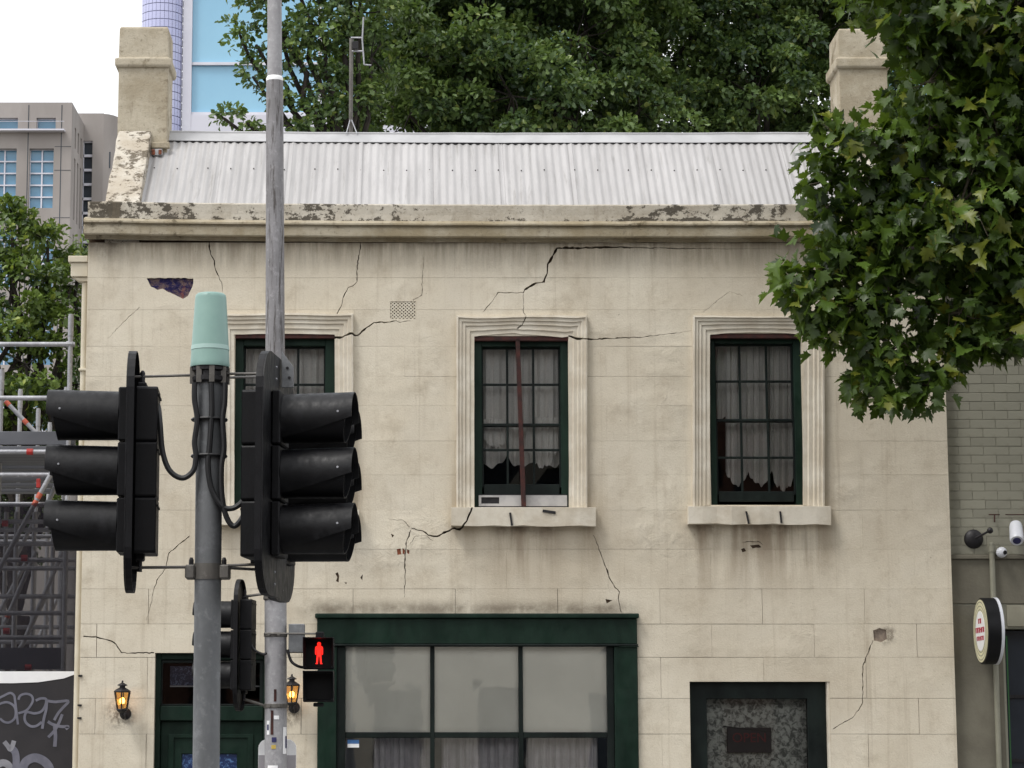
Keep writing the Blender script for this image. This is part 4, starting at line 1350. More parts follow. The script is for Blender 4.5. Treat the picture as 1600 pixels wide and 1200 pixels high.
pr = 0.0605
mA = MB().tube([foot, onA(900), onA(600), onA(575)], pr, 28).build('pole', MT['pole'], poleA, smooth=True)
ct = onA(572)
PXM = (at(426, 600, YA) - at(325, 600, YA)).x / 101
zz = lambda py: at(325, py, YA).z - ct.z
prof = [(30.5, 574), (31, 571), (30.4, 566), (29.6, 548.5)]
MB().lathe([(r * PXM, zz(py)) for r, py in prof], ct, 32).build('cap_skirt', MT['cap'], poleA, smooth=True)
MB().lathe([(r * PXM, zz(py)) for r, py in ((29.6, 548.4), (30.2, 547.5), (29.6, 541))], ct, 32).build('cap_ring', MT['cap_light'], poleA, smooth=True)
MB().lathe([(r * PXM, zz(py)) for r, py in ((29.2, 540.9), (24.5, 466), (23.6, 461.5), (21, 459.3), (12, 458.2), (1, 457.8))], ct, 32).build('cap', MT['cap'], poleA, smooth=True)
MB().lathe([(25 * PXM, zz(599)), (27.5 * PXM, zz(596)), (27.5 * PXM, zz(590)), (24.5 * PXM, zz(588)), (24.5 * PXM, zz(582)), (28 * PXM, zz(580)), (28 * PXM, zz(574.5))], ct, 24).build('collar', MT['iron'], poleA)
for k in range(8):
    a = k * math.pi / 4 + 0.2
    MB().box(-0.012, 0.012, -0.006, 0.006, -0.045, 0.03).build('collar_lug', MT['steel'], poleA, loc=onA(585) + Vector((math.cos(a) * 0.079, math.sin(a) * 0.079, 0)))
bk = onA(893)
MB().lathe([(pr + 0.004, zz(906)), (pr + 0.004, zz(881))], (bk.x, bk.y, ct.z), 28).build('pole_clamp', MT['steel'], poleA, smooth=True)
for s in (-1, 1):
    MB().box(bk.x + s * 0.078 - 0.022, bk.x + s * 0.078 + 0.022, YA - 0.05, YA + 0.05, bk.z - 0.035, bk.z + 0.028).build('clamp_lug', MT['steel'], poleA, bevel=0.006)
    MB().lathe([(0.011, 0.028), (0.011, 0.05), (0.006, 0.062)], (bk.x + s * 0.074, YA - 0.02, bk.z), 8).build('clamp_bolt', MT['iron'], poleA)

hL = at(190, 737, YA)
hR = at(440, 742, YA - 0.02)
hB = at(452, 762, YA + 0.75)
signal_head(hL, R(180 + 3), 'traffic signal on near pole, seen side-on, facing left')
signal_head(hR, R(-7), 'large traffic signal facing right, front of the pair beside the near pole', bw=0.62)
signal_head(hB, R(-8), 'traffic signal facing right, mostly hidden behind the front right-facing one', True, 1.0, 0.62)
# arms
for (a, b) in (((203, 589), (306, 586)), ((350, 584), (412, 584))):
    MB().tube([at(*a, YA), at(*b, YA)], 0.0062, 8).build('arm', MT['steel'], poleA, smooth=True)
for (a, b, dy) in (((205, 887), (300, 886), 0), ((350, 884), (420, 881), 0.0), ((350, 887), (440, 892), 0.3)):
    P = at(*a, YA); Q = at(*b, YA + dy)
    MB().tube([P, Q], 0.0068, 8).build('arm', MT['steel'], poleA, smooth=True)
P = at(350, 590, YA + 0.02); Q = at(452, 588, YA + 0.75)
MB().tube([P, Q], 0.0062, 8).build('arm', MT['steel'], poleA, smooth=True)
# mounting plate at the top of the right-hand pair
pl = [at(*p, YA + 0.1) for p in ((440, 549), (459, 574), (459, 606), (440, 606))]
MB().prism([(p.x, p.z) for p in pl], YA + 0.09, YA + 0.1).build('mounting_plate', MT['pole'], poleA, bevel=0.002)
for p in ((449, 575), (452, 590)):
    q = at(*p, YA + 0.088); MB().lathe([(0.007, -0.002), (0.007, 0.003)], q, 8, 'y').build('plate_hole', MT['iron'], poleA)


def smooth_path(pts, n=8):
    P = [pts[0]] + pts + [pts[-1]]
    out = []
    for i in range(1, len(P) - 2):
        for k in range(n):
            t = k / n
            a, b, c, d = P[i - 1], P[i], P[i + 1], P[i + 2]
            out.append(0.5 * ((2 * b) + (c - a) * t + (2 * a - 5 * b + 4 * c - d) * t * t + (3 * b - a - 3 * c + d) * t ** 3))
    out.append(P[-2])
    return out


def cable(pts, r, parent, name='cable', mat='cable'):
    return MB().tube(smooth_path([at(x, y, Y) for x, y, Y in pts]), r, 8).build(name, MT[mat], parent, smooth=True)


f = YA - 0.07
cable([(304, 598, f), (304, 625, f), (308, 655, f), (304, 690, f), (306, 712, f), (302, 735, f), (285, 747, f), (265, 735, f), (254, 705, f), (250, 660, f), (247, 635, YA), (240, 625, YA)], 0.0125, poleA)
cable([(330, 598, f), (331, 640, f), (328, 690, f), (325, 730, f), (332, 768, f), (350, 793, f), (372, 790, f), (386, 765, f), (386, 700, f), (385, 650, f), (388, 628, YA), (396, 618, YA)], 0.0125, poleA)
cable([(352, 598, f), (351, 630, f), (348, 655, f), (350, 700, f), (346, 730, f), (347, 775, f), (354, 808, f), (366, 822, f), (380, 806, f), (390, 775, YA), (396, 740, YA)], 0.0125, poleA)
cable([(318, 598, YA + 0.06), (312, 640, YA + 0.05), (314, 712, YA + 0.06)], 0.011, poleA)
for py in (656, 713):
    p = onA(py)
    MB().lathe([(pr + 0.02, -0.006), (pr + 0.024, 0.0), (pr + 0.02, 0.006)], p, 24).build('cable_tie', MT['cable'], poleA)

# ------------------------------------------------------------------ tall pole with pedestrian signal
YB = -2.5
tb0, tb1 = at(431, 1200, YB), at(429, 0, YB)
dB = (tb1 - tb0) / (tb1.z - tb0.z)
onB = lambda py: tb0 + dB * (at(430, py, YB).z - tb0.z)
footB = tb0 - dB * tb0.z
poleB = thing('street_light_pole', 'tall stained grey pole rising past the roof, carrying the pedestrian signal', 'pole', footB)
s1 = (at(500, 600, YB) - at(400, 600, YB)).x / 100
MB().tube([footB, onB(930)], 17.0 * s1, 28).build('pole_base', MT['pole_low'], poleB, smooth=True)
MB().tube([onB(930), onB(500), onB(127)], [16.0 * s1, 15.0 * s1, 13.5 * s1], 28).build('pole', MT['pole_old'], poleB, smooth=True)
MB().lathe([(13.3 * s1, -0.02), (13.6 * s1, 0.012), (11.9 * s1, 0.03)], onB(125), 28).build('joint_collar', MT['white_sign'], poleB, smooth=True)
MB().tube([onB(123), onB(0), onB(-260)], [11.8 * s1, 11.4 * s1, 10 * s1], 24).build('upper_pole', MT['pole_low'], poleB, smooth=True)
top = onB(-260)
MB().tube([top, top + Vector((0, -0.5, 0.5)), top + Vector((0, -1.6, 0.75))], [10 * s1, 8 * s1, 6 * s1], 14).build('outreach_arm', MT['pole_low'], poleB, smooth=True)
MB().box(top.x - 0.14, top.x + 0.14, YB - 2.2, YB - 1.55, top.z + 0.68, top.z + 0.8).build('lamp_head', MT['pole'], poleB, bevel=0.03)
for py, w in ((934, 19), (992, 18.2), (1103, 18.6)):
    p = onB(py)
    MB().lathe([(w * s1 - 0.004, -0.018), (w * s1, -0.014), (w * s1, 0.014), (w * s1 - 0.004, 0.018)], p, 28).build('pole_band', MT['steel'], poleB, smooth=True)
    for dx in (-0.05, 0.03):
        MB().lathe([(0.012, -0.03), (0.012, 0.0), (0.007, 0.008)], (p.x + dx, YB - w * s1 + 0.012, p.z), 8, 'y').build('band_bolt', MT['steel'], poleB)
Yf = YB - 17.0 * s1


def sticker(x0, x1, y0, y1, mat, lift=0.004):
    """wrapped on the pole"""
    r = 17.0 * s1 + lift
    p = onB((y0 + y1) / 2)
    a0, a1 = [math.asin(max(-0.98, min(0.98, (at(x, (y0 + y1) / 2, Yf).x - p.x) / r))) for x in (x0, x1)]
    z0, z1 = at(430, y1, Yf).z, at(430, y0, Yf).z
    n = 8
    vs = []
    for i in range(n + 1):
        a = a0 + (a1 - a0) * i / n
        for z in (z0, z1): vs.append((p.x + r * math.sin(a), p.y - r * math.cos(a), z))
    fs = [(2 * i, 2 * i + 2, 2 * i + 3, 2 * i + 1) for i in range(n)]
    MB().add(vs, fs).build('sticker', mat, poleB, fix=False)


sticker(416.5, 421, 1126, 1148, MT['white_sign']); sticker(417, 419.8, 1132, 1141, MT['sticker_blue'], 0.006)
sticker(442, 447, 1136, 1178, MT['white_sign']); sticker(445.5, 447.4, 1150, 1169, MT['sticker_blue'], 0.006)
sticker(424.5, 432, 1152, 1159.5, MT['sticker_blue']); sticker(424, 431, 1164, 1170, MT['sticker_yellow'])
sticker(418, 434, 1196, 1212, MT['white_sign']); sticker(428, 432, 1077, 1096, MT['rust']); sticker(423, 427, 1110, 1148, MT['rust'])
sticker(428, 436, 1118, 1124, MT['white_sign'])
# white rounded plate behind the pole
q = [at(403, 1240, YB + 0.2), at(463, 1155, YB + 0.2)]
w, h = q[1].x - q[0].x, 0.62
sg = thing('crossing_plate', 'white rounded plate with grey lower half fixed behind the tall pole', 'sign', (q[0].x + w / 2, YB + 0.2, q[1].z - h))
cx, cz = q[0].x + w / 2, q[1].z - h / 2
pts = [(cx + a, cz + b) for a, b in rounded(w, h, 0.075, 5)]
MB().prism(pts, YB + 0.2, YB + 0.215).build('plate', MT['white_sign'], sg, bevel=0.002)
MB().box(cx - w / 2 + 0.002, cx + w / 2 - 0.002, YB + 0.194, YB + 0.199, cz - h / 2 + 0.08, at(430, 1180, YB + 0.2).z).build('grey_panel', MT['grey_sign'], sg)
MB().box(cx - 0.03, cx + 0.03, YB + 0.08, YB + 0.193, cz, cz + 0.05).build('plate_bracket', MT['steel'], sg)

# small signal on the left of the tall pole
h2 = at(366, 1008, YB)
signal_head(h2, R(180 - 6), 'small distant traffic signal facing left, mounted on the tall pole', True)
for (a, b) in (((382, 932), (412, 928)), ((380, 1092), (412, 1102))):
    MB().tube([at(*a, YB), at(*b, YB)], 0.011, 8).build('arm', MT['steel'], poleB)
cable([(390, 950, YB - 0.1), (388, 985, YB - 0.1), (395, 1012, YB - 0.1), (410, 1022, YB - 0.1), (417, 1020, YB - 0.1)], 0.011, poleB)
cable([(449, 1015, YB - 0.1), (455, 1033, YB - 0.1), (466, 1041, YB - 0.1), (476, 1043, YB - 0.06)], 0.012, poleB)

# pedestrian signal
YP = YB - 0.18
c0 = px_rect(473, 523, 996, 1046, YP)
ped = thing('pedestrian_signal', 'black pedestrian signal showing a red standing figure', 'traffic light', ((c0[0] + c0[1]) / 2, YP + 0.1, AZ(1100, YP)))
zs = [(996, 1046), (1048, 1097)]
for i, (ya, yb) in enumerate(zs):
    x0, x1, z0, z1 = px_rect(473.5, 522.5, ya, yb, YP)
    m = MB(); cells_mesh(m, x0, x1, z0, z1, [(x0 + 0.022, x1 - 0.022, z0 + 0.022, z1 - 0.022)], YP - 0.02, YP + 0.03)
    hs = m.build('lamp_housing', MT['black_plastic'], ped, bevel=0.008)
    MB().box(x0 + 0.01, x1 - 0.01, YP + 0.0305, YP + 0.16, z0 + 0.01, z1 - 0.01).build('lamp_back', MT['black_plastic_worn'], ped, bevel=0.02)
    MB().box(x0 + 0.02, x1 - 0.02, YP + 0.012, YP + 0.02, z0 + 0.02, z1 - 0.02).build('lens', MT['lens_dark'], ped)
    # hood on three sides, cut back towards the bottom
    m = MB()
    m.box(x0 + 0.004, x1 - 0.004, YP - 0.17, YP - 0.021, z1 - 0.010, z1 - 0.004)
    for xa in (x0 + 0.004, x1 - 0.010):
        m.prism([(YP - 0.17, z1 - 0.0105), (YP - 0.021, z1 - 0.0105), (YP - 0.021, z0 + 0.006), (YP - 0.10, z0 + 0.03)], xa, xa + 0.006, 'x')
    m.build('hood', MT['black_plastic_worn'], ped)
x0, x1, z0, z1 = px_rect(473.5, 522.5, 996, 1046, YP)
mx = at(498.5, 1020, YP + 0.01).x
u = 0.0055
figure = [  # left half outline of a standing figure in pixels of 1/33 of its height, mirrored
    (0.0, 33), (1.6, 32.6), (2.4, 31), (2.4, 29.2), (1.6, 27.6), (3.4, 27), (4.8, 25.5), (5.2, 23), (5.2, 15), (4.0, 13.6), (3.6, 15.2), (3.4, 21), (2.9, 21), (3.0, 12), (3.6, 1.6), (4.6, 0.8), (4.4, 0.0), (1.6, 0.0), (0.8, 11), (0.0, 11.4)]
outl = [(mx - a * u * 1.15, z0 + 0.045 + b * u) for a, b in figure] + [(mx + a * u * 1.15, z0 + 0.045 + b * u) for a, b in reversed(figure[1:-1])]
MB().prism(outl, YP + 0.0075, YP + 0.0115).build('red_figure', MT['red_man'], ped)
bx = px_rect(451, 476, 975, 1020, YP + 0.12)
MB().box(bx[0], bx[1], YP + 0.09, YP + 0.2, bx[2], bx[3]).build('terminal_box', MT['pole'], ped, bevel=0.006)
MB().tube([at(414, 990, YB - 0.11), at(500, 990, YB - 0.11)], 0.008, 8).build('mounting_rod', MT['steel'], ped)
MB().box(at(493, 990, YP).x, at(506, 990, YP).x, YP + 0.02, YP + 0.08, AZ(996, YP), AZ(987, YP)).build('top_bracket', MT['black_plastic'], ped, bevel=0.005)
MB().box(at(490, 990, YP).x, at(506, 990, YP).x, YP + 0.02, YP + 0.08, AZ(1104, YP), AZ(1098, YP)).build('bottom_bracket', MT['black_plastic'], ped, bevel=0.005)

# ------------------------------------------------------------------ neighbouring painted brick building on the right
YN = 0.10
NX0, NX1 = XR + 0.004, XR + 4.2
nb = thing('painted_brick_building', 'grey-green painted brick building joined to the right of the cream house', 'building', ((NX0 + NX1) / 2, 2.0, 0))
zled = AZ(869, YN)
DX0 = AX(1572, 1050, YN)
ztopn = AZ(318, YN)
m = MB(); cells_mesh(m, NX0, NX1, 0.0, ztopn, [(DX0, DX0 + 1.3, 0.02, AZ(982, YN))], YN + 0.012, YN + 0.3)
nwall = m.build('wall', MT['green_brick'], nb)
MB().box(NX0, NX0 + 0.25, YN + 0.302, 8, 0, ztopn).box(NX1 - 0.25, NX1, YN + 0.302, 8, 0, ztopn).box(NX0 + 0.252, NX1 - 0.252, 7.75, 8, 0, ztopn).box(NX0 + 0.252, NX1 - 0.252, 2.6, 2.7, 0, ztopn - 0.01).build('side_walls', MT['grey_green'], nb)
MB().box(NX0, NX1, YN + 0.0, 8.0, ztopn + 0.002, ztopn + 0.12).build('roof', MT['grey_green'], nb)
brick_me = None
cw, ch = 0.243, 0.0862
mb = MB().box(-0.1197, 0.1197, 0.006, 0.0118, -0.0412, 0.0412)
bo = mb.build('brick', MT['green_brick'], nwall, bevel=0.003, loc=(NX0 + 0.12, YN, zled + 0.06))
brick_me = bo.data
half_me = MB().box(-0.0592, 0.0592, 0.006, 0.0118, -0.0412, 0.0412).build('brick', MT['green_brick'], nwall, bevel=0.003, loc=(NX0 + 0.06, YN, zled + 0.06 + ch)).data
row = 0
cnt = 0
z = zled + 0.06
while z < ztopn - 0.05 and cnt < 290:
    x = NX0 + 0.002
    first = True
    while x < AX(1600, 700, YN) + 0.5:
        if first and row % 2 == 1:
            if not (row == 1): share(half_me, 'brick', nwall, (x + 0.058, YN + random.uniform(-0.0012, 0.0012), z)); cnt += 1
            x += 0.122
        else:
            if not (row == 0 and first): share(brick_me, 'brick', nwall, (x + 0.119, YN + random.uniform(-0.0012, 0.0012), z)); cnt += 1
            x += cw
        first = False
    z += ch; row += 1
# the bricks farther along the wall, past the ones in view
mb = MB()
z = zled + 0.06; row = 0
while z < ztopn - 0.05:
    x = NX0 + 0.002 + (0.122 if row % 2 else 0.0)
    while x + cw < NX1:
        if x >= AX(1600, 700, YN) + 0.5: mb.box(x, x + 0.2394, YN + 0.006, YN + 0.0118, z - 0.0412, z + 0.0412)
        x += cw
    z += ch; row += 1
mb.build('far_bricks', MT['green_brick'], nwall)['kind'] = 'stuff'
ledge = MB().box(NX0, NX1, YN - 0.035, YN + 0.011, zled - 0.03, zled + 0.012).build('ledge', MT['grey_green'], nb, bevel=0.006)
MB().box(NX0, NX1, YN - 0.006, YN + 0.0115, AZ(943, YN), zled - 0.031).build('band_panel', MT['grey_green'], nb, bevel=0.003)
MB().box(NX0, AX(1568, 1050, YN), YN - 0.004, YN + 0.0115, 0.0, AZ(945.5, YN)).build('pilaster', MT['grey_green'], nb, bevel=0.003)
MB().box(AX(1573, 960, YN), NX1, YN - 0.01, YN + 0.0115, AZ(979, YN), AZ(946, YN)).build('shop_lintel', simple('pale_lintel', S(150, 146, 128), S(136, 132, 116), 4, 0.8), nb, bevel=0.004)
# shop entrance with dark panels and a green light strip
zd = AZ(984, YN)
MB().box(DX0 + 0.02, DX0 + 1.28, YN + 0.25, YN + 0.28, 0.0, zd).build('entrance', MT['dark_glass'], nb)
MB().box(DX0 + 0.06, DX0 + 0.07, YN + 0.2, YN + 0.21, 0.1, zd - 0.05).build('light_strip', MT['green_led'], nb)
for py in (1085, 1186): MB().box(DX0 + 0.075, DX0 + 1.27, YN + 0.22, YN + 0.249, AZ(py + 5, YN), AZ(py, YN)).build('entrance_rail', MT['iron'], nb)
# service pipe
P0, P1 = at(1550, 856, YN - 0.06), at(1558, 1200, YN - 0.06)
px_ = lambda py: (P0.x, YN - 0.05, AZ(py, YN - 0.05))
MB().tube([px_(853), px_(1000), (P0.x, YN - 0.05, 0.0)], 0.026, 14).build('service_pipe', MT['grey_green_pipe'], nb, smooth=True)
MB().ball(Vector(px_(852)), 0.033, 14).tube([Vector(px_(862)), Vector(px_(853))], 0.033, 14).build('pipe_elbow', MT['grey_green_pipe'], nb, smooth=True)
MB().tube([Vector(px_(852)), Vector(px_(852)) + Vector((0, 0.06, 0))], 0.024, 12).build('pipe_end', MT['grey_green_pipe'], nb, smooth=True)
# old conduit stub above
MB().tube([at(1545, 804, YN - 0.02), at(1562, 804, YN - 0.02)], 0.006, 6).tube([at(1554, 804, YN - 0.02), at(1554, 816, YN - 0.02)], 0.007, 6).build('old_bracket', MT['rust'], nb)
MB().tube([at(1571, 804, YN - 0.02), at(1660, 804, YN - 0.02)], 0.005, 6).build('conduit', MT['rust'], nb)
# swivel wall lamp
wl = at(1522, 842, YN - 0.02)
sw_ = thing('wall_spotlight', 'black round wall lamp with short arm on painted brick', 'lamp', (wl.x, YN - 0.02, wl.z - 0.09))
MB().lathe([(0.088, 0.018), (0.092, 0.0), (0.08, -0.02), (0.03, -0.04), (0.01, -0.042)], (wl.x, YN, wl.z), 20, 'y').build('back_plate', MT['iron'], sw_, smooth=True)
arm = at(1547, 829, YN - 0.14)
MB().tube([(wl.x, YN - 0.03, wl.z), arm], 0.011, 8).build('arm', MT['iron'], sw_)
MB().ball(arm, 0.03, 12).build('lamp_tip', MT['iron'], sw_, smooth=True)
# two cameras
wc = at(1587, 838, YN - 0.1)
cm = thing('security_camera', 'large white bullet camera with dark lens at right edge', 'camera', (wc.x, YN - 0.1, wc.z - 0.12), 'white cameras on the painted brick')
a, b = at(1587, 820, YN - 0.04), at(1589, 845, YN - 0.2)
MB().tube([a + Vector((0, 0, 0.0)), a.lerp(b, 0.15), a.lerp(b, 0.9), b], [0.056, 0.062, 0.066, 0.058], 20).build('camera_body', MT['white_plastic'], cm, smooth=True)
d = (b - a).normalized()
MB().tube([b - d * 0.002, b + d * 0.006], [0.04, 0.036], 18).build('camera_lens', MT['sticker_blue'], cm)
MB().tube([a, Vector((a.x, YN, a.z))], 0.03, 12).build('camera_mount', MT['white_plastic'], cm, smooth=True)
wc = at(1565, 863, YN - 0.09)
cm = thing('security_camera', 'small white dome camera beside the top of the service pipe', 'camera', (wc.x, YN - 0.08, wc.z - 0.06), 'white cameras on the painted brick')
MB().ball(wc, 0.052, 18).build('camera_body', MT['white_plastic'], cm, smooth=True)
e = (Vector((0.45, -0.85, -0.1))).normalized()
MB().tube([wc + e * 0.046, wc + e * 0.056], [0.022, 0.018], 14).build('camera_lens', MT['lens_dark'], cm)
MB().tube([wc, Vector((wc.x, YN - 0.03, wc.z))], 0.04, 14).build('camera_mount', MT['white_plastic'], cm, smooth=True)
# round projecting shop sign, face square to the street wall
sc = at(1545, 986, YN - 0.38)
rs = 0.5 * (AZ(934, YN - 0.38) - AZ(1038, YN - 0.38))
sgn = thing('round_shop_sign', 'round double-sided projecting sign with black rim and cream face', 'sign', (sc.x, sc.y, sc.z - rs))
th = 0.075
MB().lathe([(rs - 0.012, -th), (rs, -th + 0.006), (rs, th - 0.03), (rs - 0.004, th - 0.028)], sc, 48, 'x').build('rim', MT['black_plastic'], sgn, smooth=True)
MB().lathe([(rs - 0.006, th - 0.0278), (rs + 0.003, th - 0.025), (rs + 0.003, th), (rs - 0.01, th + 0.003)], sc, 48, 'x').build('white_rim', MT['white_plastic'], sgn, smooth=True)
MB().lathe([(rs - 0.018, -th - 0.003), (rs - 0.018, -th + 0.0)], sc, 48, 'x').build('face', MT['cream_print'], sgn)
m = MB()
for r in (0.86, 0.74, 0.63):
    n = 48; r0, r1_ = rs * r, rs * (r + 0.02)
    vs = []
    for k in range(n):
        a = 2 * math.pi * k / n
        vs += [(sc.x - th - 0.0045, sc.y + r0 * math.cos(a), sc.z + r0 * math.sin(a)), (sc.x - th - 0.0045, sc.y + r1_ * math.cos(a), sc.z + r1_ * math.sin(a))]
    m.add(vs, [(2 * k, 2 * k + 1, (2 * k + 3) % (2 * n), (2 * k + 2) % (2 * n)) for k in range(n)])
m.build('printed_rings', MT['grey_print'], sgn, fix=False)
MB().lathe([(rs * 0.6, -th - 0.0055), (rs * 0.6, -th - 0.003)], sc, 40, 'x').build('face_centre', MT['white_sign'], sgn)
m = MB()
for zc_, hh, ww, n in ((0.30, 0.15, 0.20, 3), (0.03, 0.16, 0.56, 9), (-0.22, 0.13, 0.46, 7)):
    for k in range(n):        # worn red lettering, too small to read
        yc = sc.y + rs * ww * (2 * (k + 0.5) / n - 1)
        lw = rs * ww / n * 0.62
        zz0 = sc.z + rs * (zc_ - hh / 2); zz1 = sc.z + rs * (zc_ + hh / 2)
        m.box(sc.x - th - 0.009, sc.x - th - 0.006, yc - lw, yc - lw * 0.3, zz0, zz1)
        if k % 2 == 0: m.box(sc.x - th - 0.009, sc.x - th - 0.006, yc + lw * 0.3, yc + lw, zz0, zz1)
        m.box(sc.x - th - 0.0088, sc.x - th - 0.0062, yc - lw * 0.29, yc + lw * (0.29 if k % 2 == 0 else 1.0), zz1 - rs * 0.03 if k % 3 else (zz0 + zz1) / 2, zz1 if k % 3 else (zz0 + zz1) / 2 + rs * 0.03)
m.build('red_lettering', MT['red_print'], sgn)
for dz in (-0.16, 0.16):
    MB().tube([(sc.x - 0.02, sc.y + rs * 0.85, sc.z + dz), (sc.x - 0.02, YN, sc.z + dz)], 0.014, 8).build('bracket', MT['iron'], sgn)
    MB().lathe([(0.032, -0.008), (0.032, 0.0)], (sc.x - 0.02, YN - 0.003, sc.z + dz), 14, 'y').build('bracket_plate', MT['iron'], sgn)

# ------------------------------------------------------------------ scaffold and hoarding on the left
YS = 0.9
scf = thing('scaffold', 'galvanised tube scaffold with red couplers left of the house', 'scaffold', (AX(20, 700, YS), YS, 0))
TR = 0.024


def sc_tube(a, b, name='ledger', mat='scaffold', r=TR): return MB().tube([a, b], r, 10).build(name, MT[mat], scf, smooth=True)
def stand(px, ytop, Y):
    t = at(px, ytop, Y); b = Vector((t.x, Y, 0.0))
    o = sc_tube(b, t, 'standard')
    MB().tube([t + Vector((0, 0, -0.02)), t + Vector((0, 0, 0.0)) - Vector((0, 0, 0.22))], TR + 0.004, 10).build('spigot', MT['scaffold'], o, smooth=True)
    return t


def coupler(px, py, Y, mat='scaffold_red', w=0.06):
    p = at(px, py, Y)
    MB().tube([p - Vector((w, 0, 0)), p + Vector((w, 0, 0))], TR + 0.008, 10).build('coupler', MT[mat], scf)


LEFT = -160
stand(111, 491, YS)
stand(-120, 491, YS)
for px, yt, Y in ((3, 577, 2.2), (32, 608, 4.4), (60, 638, 6.4), (78, 660, 8.0), (104, 605, 2.2), (-90, 560, 2.2)): stand(px, yt, Y)
for py, Y in ((538, YS), (622, YS), (706, YS), (742, YS), (788, YS)):
    sc_tube(at(LEFT, py, Y), at(117, py + (0 if py > 540 else 0), Y))
for px, py, m in ((109, 538, 'scaffold'), (47, 706, 'scaffold_red'), (102, 700, 'scaffold')): coupler(px, py, YS, m, 0.032)
p = at(60, 755, YS - 0.05); MB().box(p.x - 0.02, p.x + 0.02, YS - 0.06, YS - 0.02, p.z - 0.045, p.z + 0.045).build('coupler', MT['scaffold_red'], scf, bevel=0.006)
# planks: deck edge and toe boards
for i, (ya, yb) in enumerate(((673, 694), (696, 702))):
    MB().box(AX(LEFT, 690, YS), AX(116, 690, YS), YS + 0.05, YS + 0.1, AZ(yb, YS), AZ(ya, YS)).build('toe_board', MT['plank'], scf, bevel=0.004)
for i in range(5):
    MB().box(AX(LEFT, 690, YS), AX(116, 690, YS), YS + 0.11 + i * 0.24, YS + 0.34 + i * 0.24, AZ(700, YS) - 0.005, AZ(700, YS) + 0.033).build('deck_plank', MT['plank'], scf, bevel=0.004)
for i in range(7):
    Y = YS + 1.4 + i * 0.25
    MB().box(AX(LEFT, 690, Y), AX(119, 690, Y), Y, Y + 0.22, AZ(712 + i * 9, Y) - 0.02, AZ(712 + i * 9, Y) + 0.018).build('deck_plank', MT['plank'], scf)
# braces
def brace(a, b, ends, Y0, Y1):
    A, B = at(*a, Y0), at(*b, Y1)
    o = sc_tube(A, B, 'brace')
    for t in ends:
        p = A.lerp(B, t); d = (B - A).normalized() * 0.03
        MB().tube([p - d, p + d], TR + 0.003, 10).build('brace_tape', MT['scaffold_orange'], o)


brace((81, 738), (-10, 905), (0.22, 0.29), YS - 0.06, YS - 0.06)
brace((8, 626), (56, 676), (0.08, 0.66), 3.0, 3.0)
for k, (a, b, Y) in enumerate((((56, 862), (8, 972), 1.6), ((98, 862), (34, 1010), 2.2), ((40, 880), (-30, 1010), 3.2), ((78, 920), (30, 1015), 4.2), ((92, 930), (52, 1015), 5.2), ((110, 700), (70, 800), 2.6), ((60, 800), (20, 880), 4.0))):
    brace(a, b, (0.9,) if k == 0 else (), Y, Y)
for py, Y in ((875, 1.0), (888, 1.5), (932, 2.0), (958, 1.2), (996, 1.0), (1003, 2.6), (850, 2.4), (828, 3.4), (838, 4.4), (815, 2.0), (846, 5.4), (980, 3.4)):
    sc_tube(at(LEFT, py, Y), at(118, py, Y))
for px, Y in ((104, 1.0), (84, 3.0), (26, 2.4), (54, 3.6), (96, 5.0), (75, 5.0), (10, 4.0)):
    p = at(px, 800, Y); sc_tube(Vector((p.x, Y, 0)), p, 'standard')
for px, py, Y in ((38, 872, 0.97), (10, 986, 1.57), (44, 1043, 0.95), (8, 818, 1.97)): coupler(px, py, Y, 'scaffold_red', 0.03)
MB().box(AX(LEFT, 690, 1.1), AX(106, 690, 1.1), 1.1, 1.14, AZ(1046, 1.1), AZ(1012, 1.1)).build('toe_board', MT['plank'], scf)
ms = MB()
x0, x1 = AX(LEFT, 900, YS - 0.1), AX(119, 900, YS - 0.1)
z0, z1 = AZ(1060, YS - 0.1), AZ(786, YS - 0.1)
ms.box(x0, x1, YS - 0.102, YS - 0.1, z0, z1)
o = ms.build('shade_mesh', MT['shade_mesh'], scf)
o['label'] = 'black see-through mesh over the lower scaffold'
# hoarding with graffiti
YH = 0.6
hx0, hx1 = AX(LEFT, 1100, YH), AX(120, 1100, YH)
hd = thing('hoarding', 'black site hoarding with white top band and grey spray graffiti', 'hoarding', ((hx0 + hx1) / 2, YH, 0))
MB().box(hx0, hx1, YH, YH + 0.05, 0.0, AZ(1049, YH)).build('panel', MT['hoarding'], hd, bevel=0.004)
top = [at(-160, 1049, YH), at(121, 1049, YH), at(119, 1053, YH), at(100, 1060, YH), at(60, 1066, YH), at(20, 1067.5, YH), at(-160, 1067, YH)]
MB().prism([(p.x, p.z) for p in top], YH - 0.006, YH - 0.001).build('white_band', MT['white_sign'], hd)


def stroke(pts, w, mat='graffiti', closed=False):
    P = smooth_path([at(x / 7.5, 1040 + y / 7.5, YH - 0.003) for x, y in pts], 5)
    vs, fs = [], []
    for i, p in enumerate(P):
        a, b = P[max(i - 1, 0)], P[min(i + 1, len(P) - 1)]
        d = (b - a).normalized(); n = Vector((-d.z, 0, d.x)) * w
        vs += [p + n, p - n]
    fs = [(2 * i, 2 * i + 1, 2 * i + 3, 2 * i + 2) for i in range(len(P) - 1)]
    lift = 0.0003 * (len(hd.children) % 7)
    vs = [v + Vector((0, -lift, 0)) for v in vs]
    MB().add(vs, fs).build('spray_stroke', MT[mat], hd, fix=False)


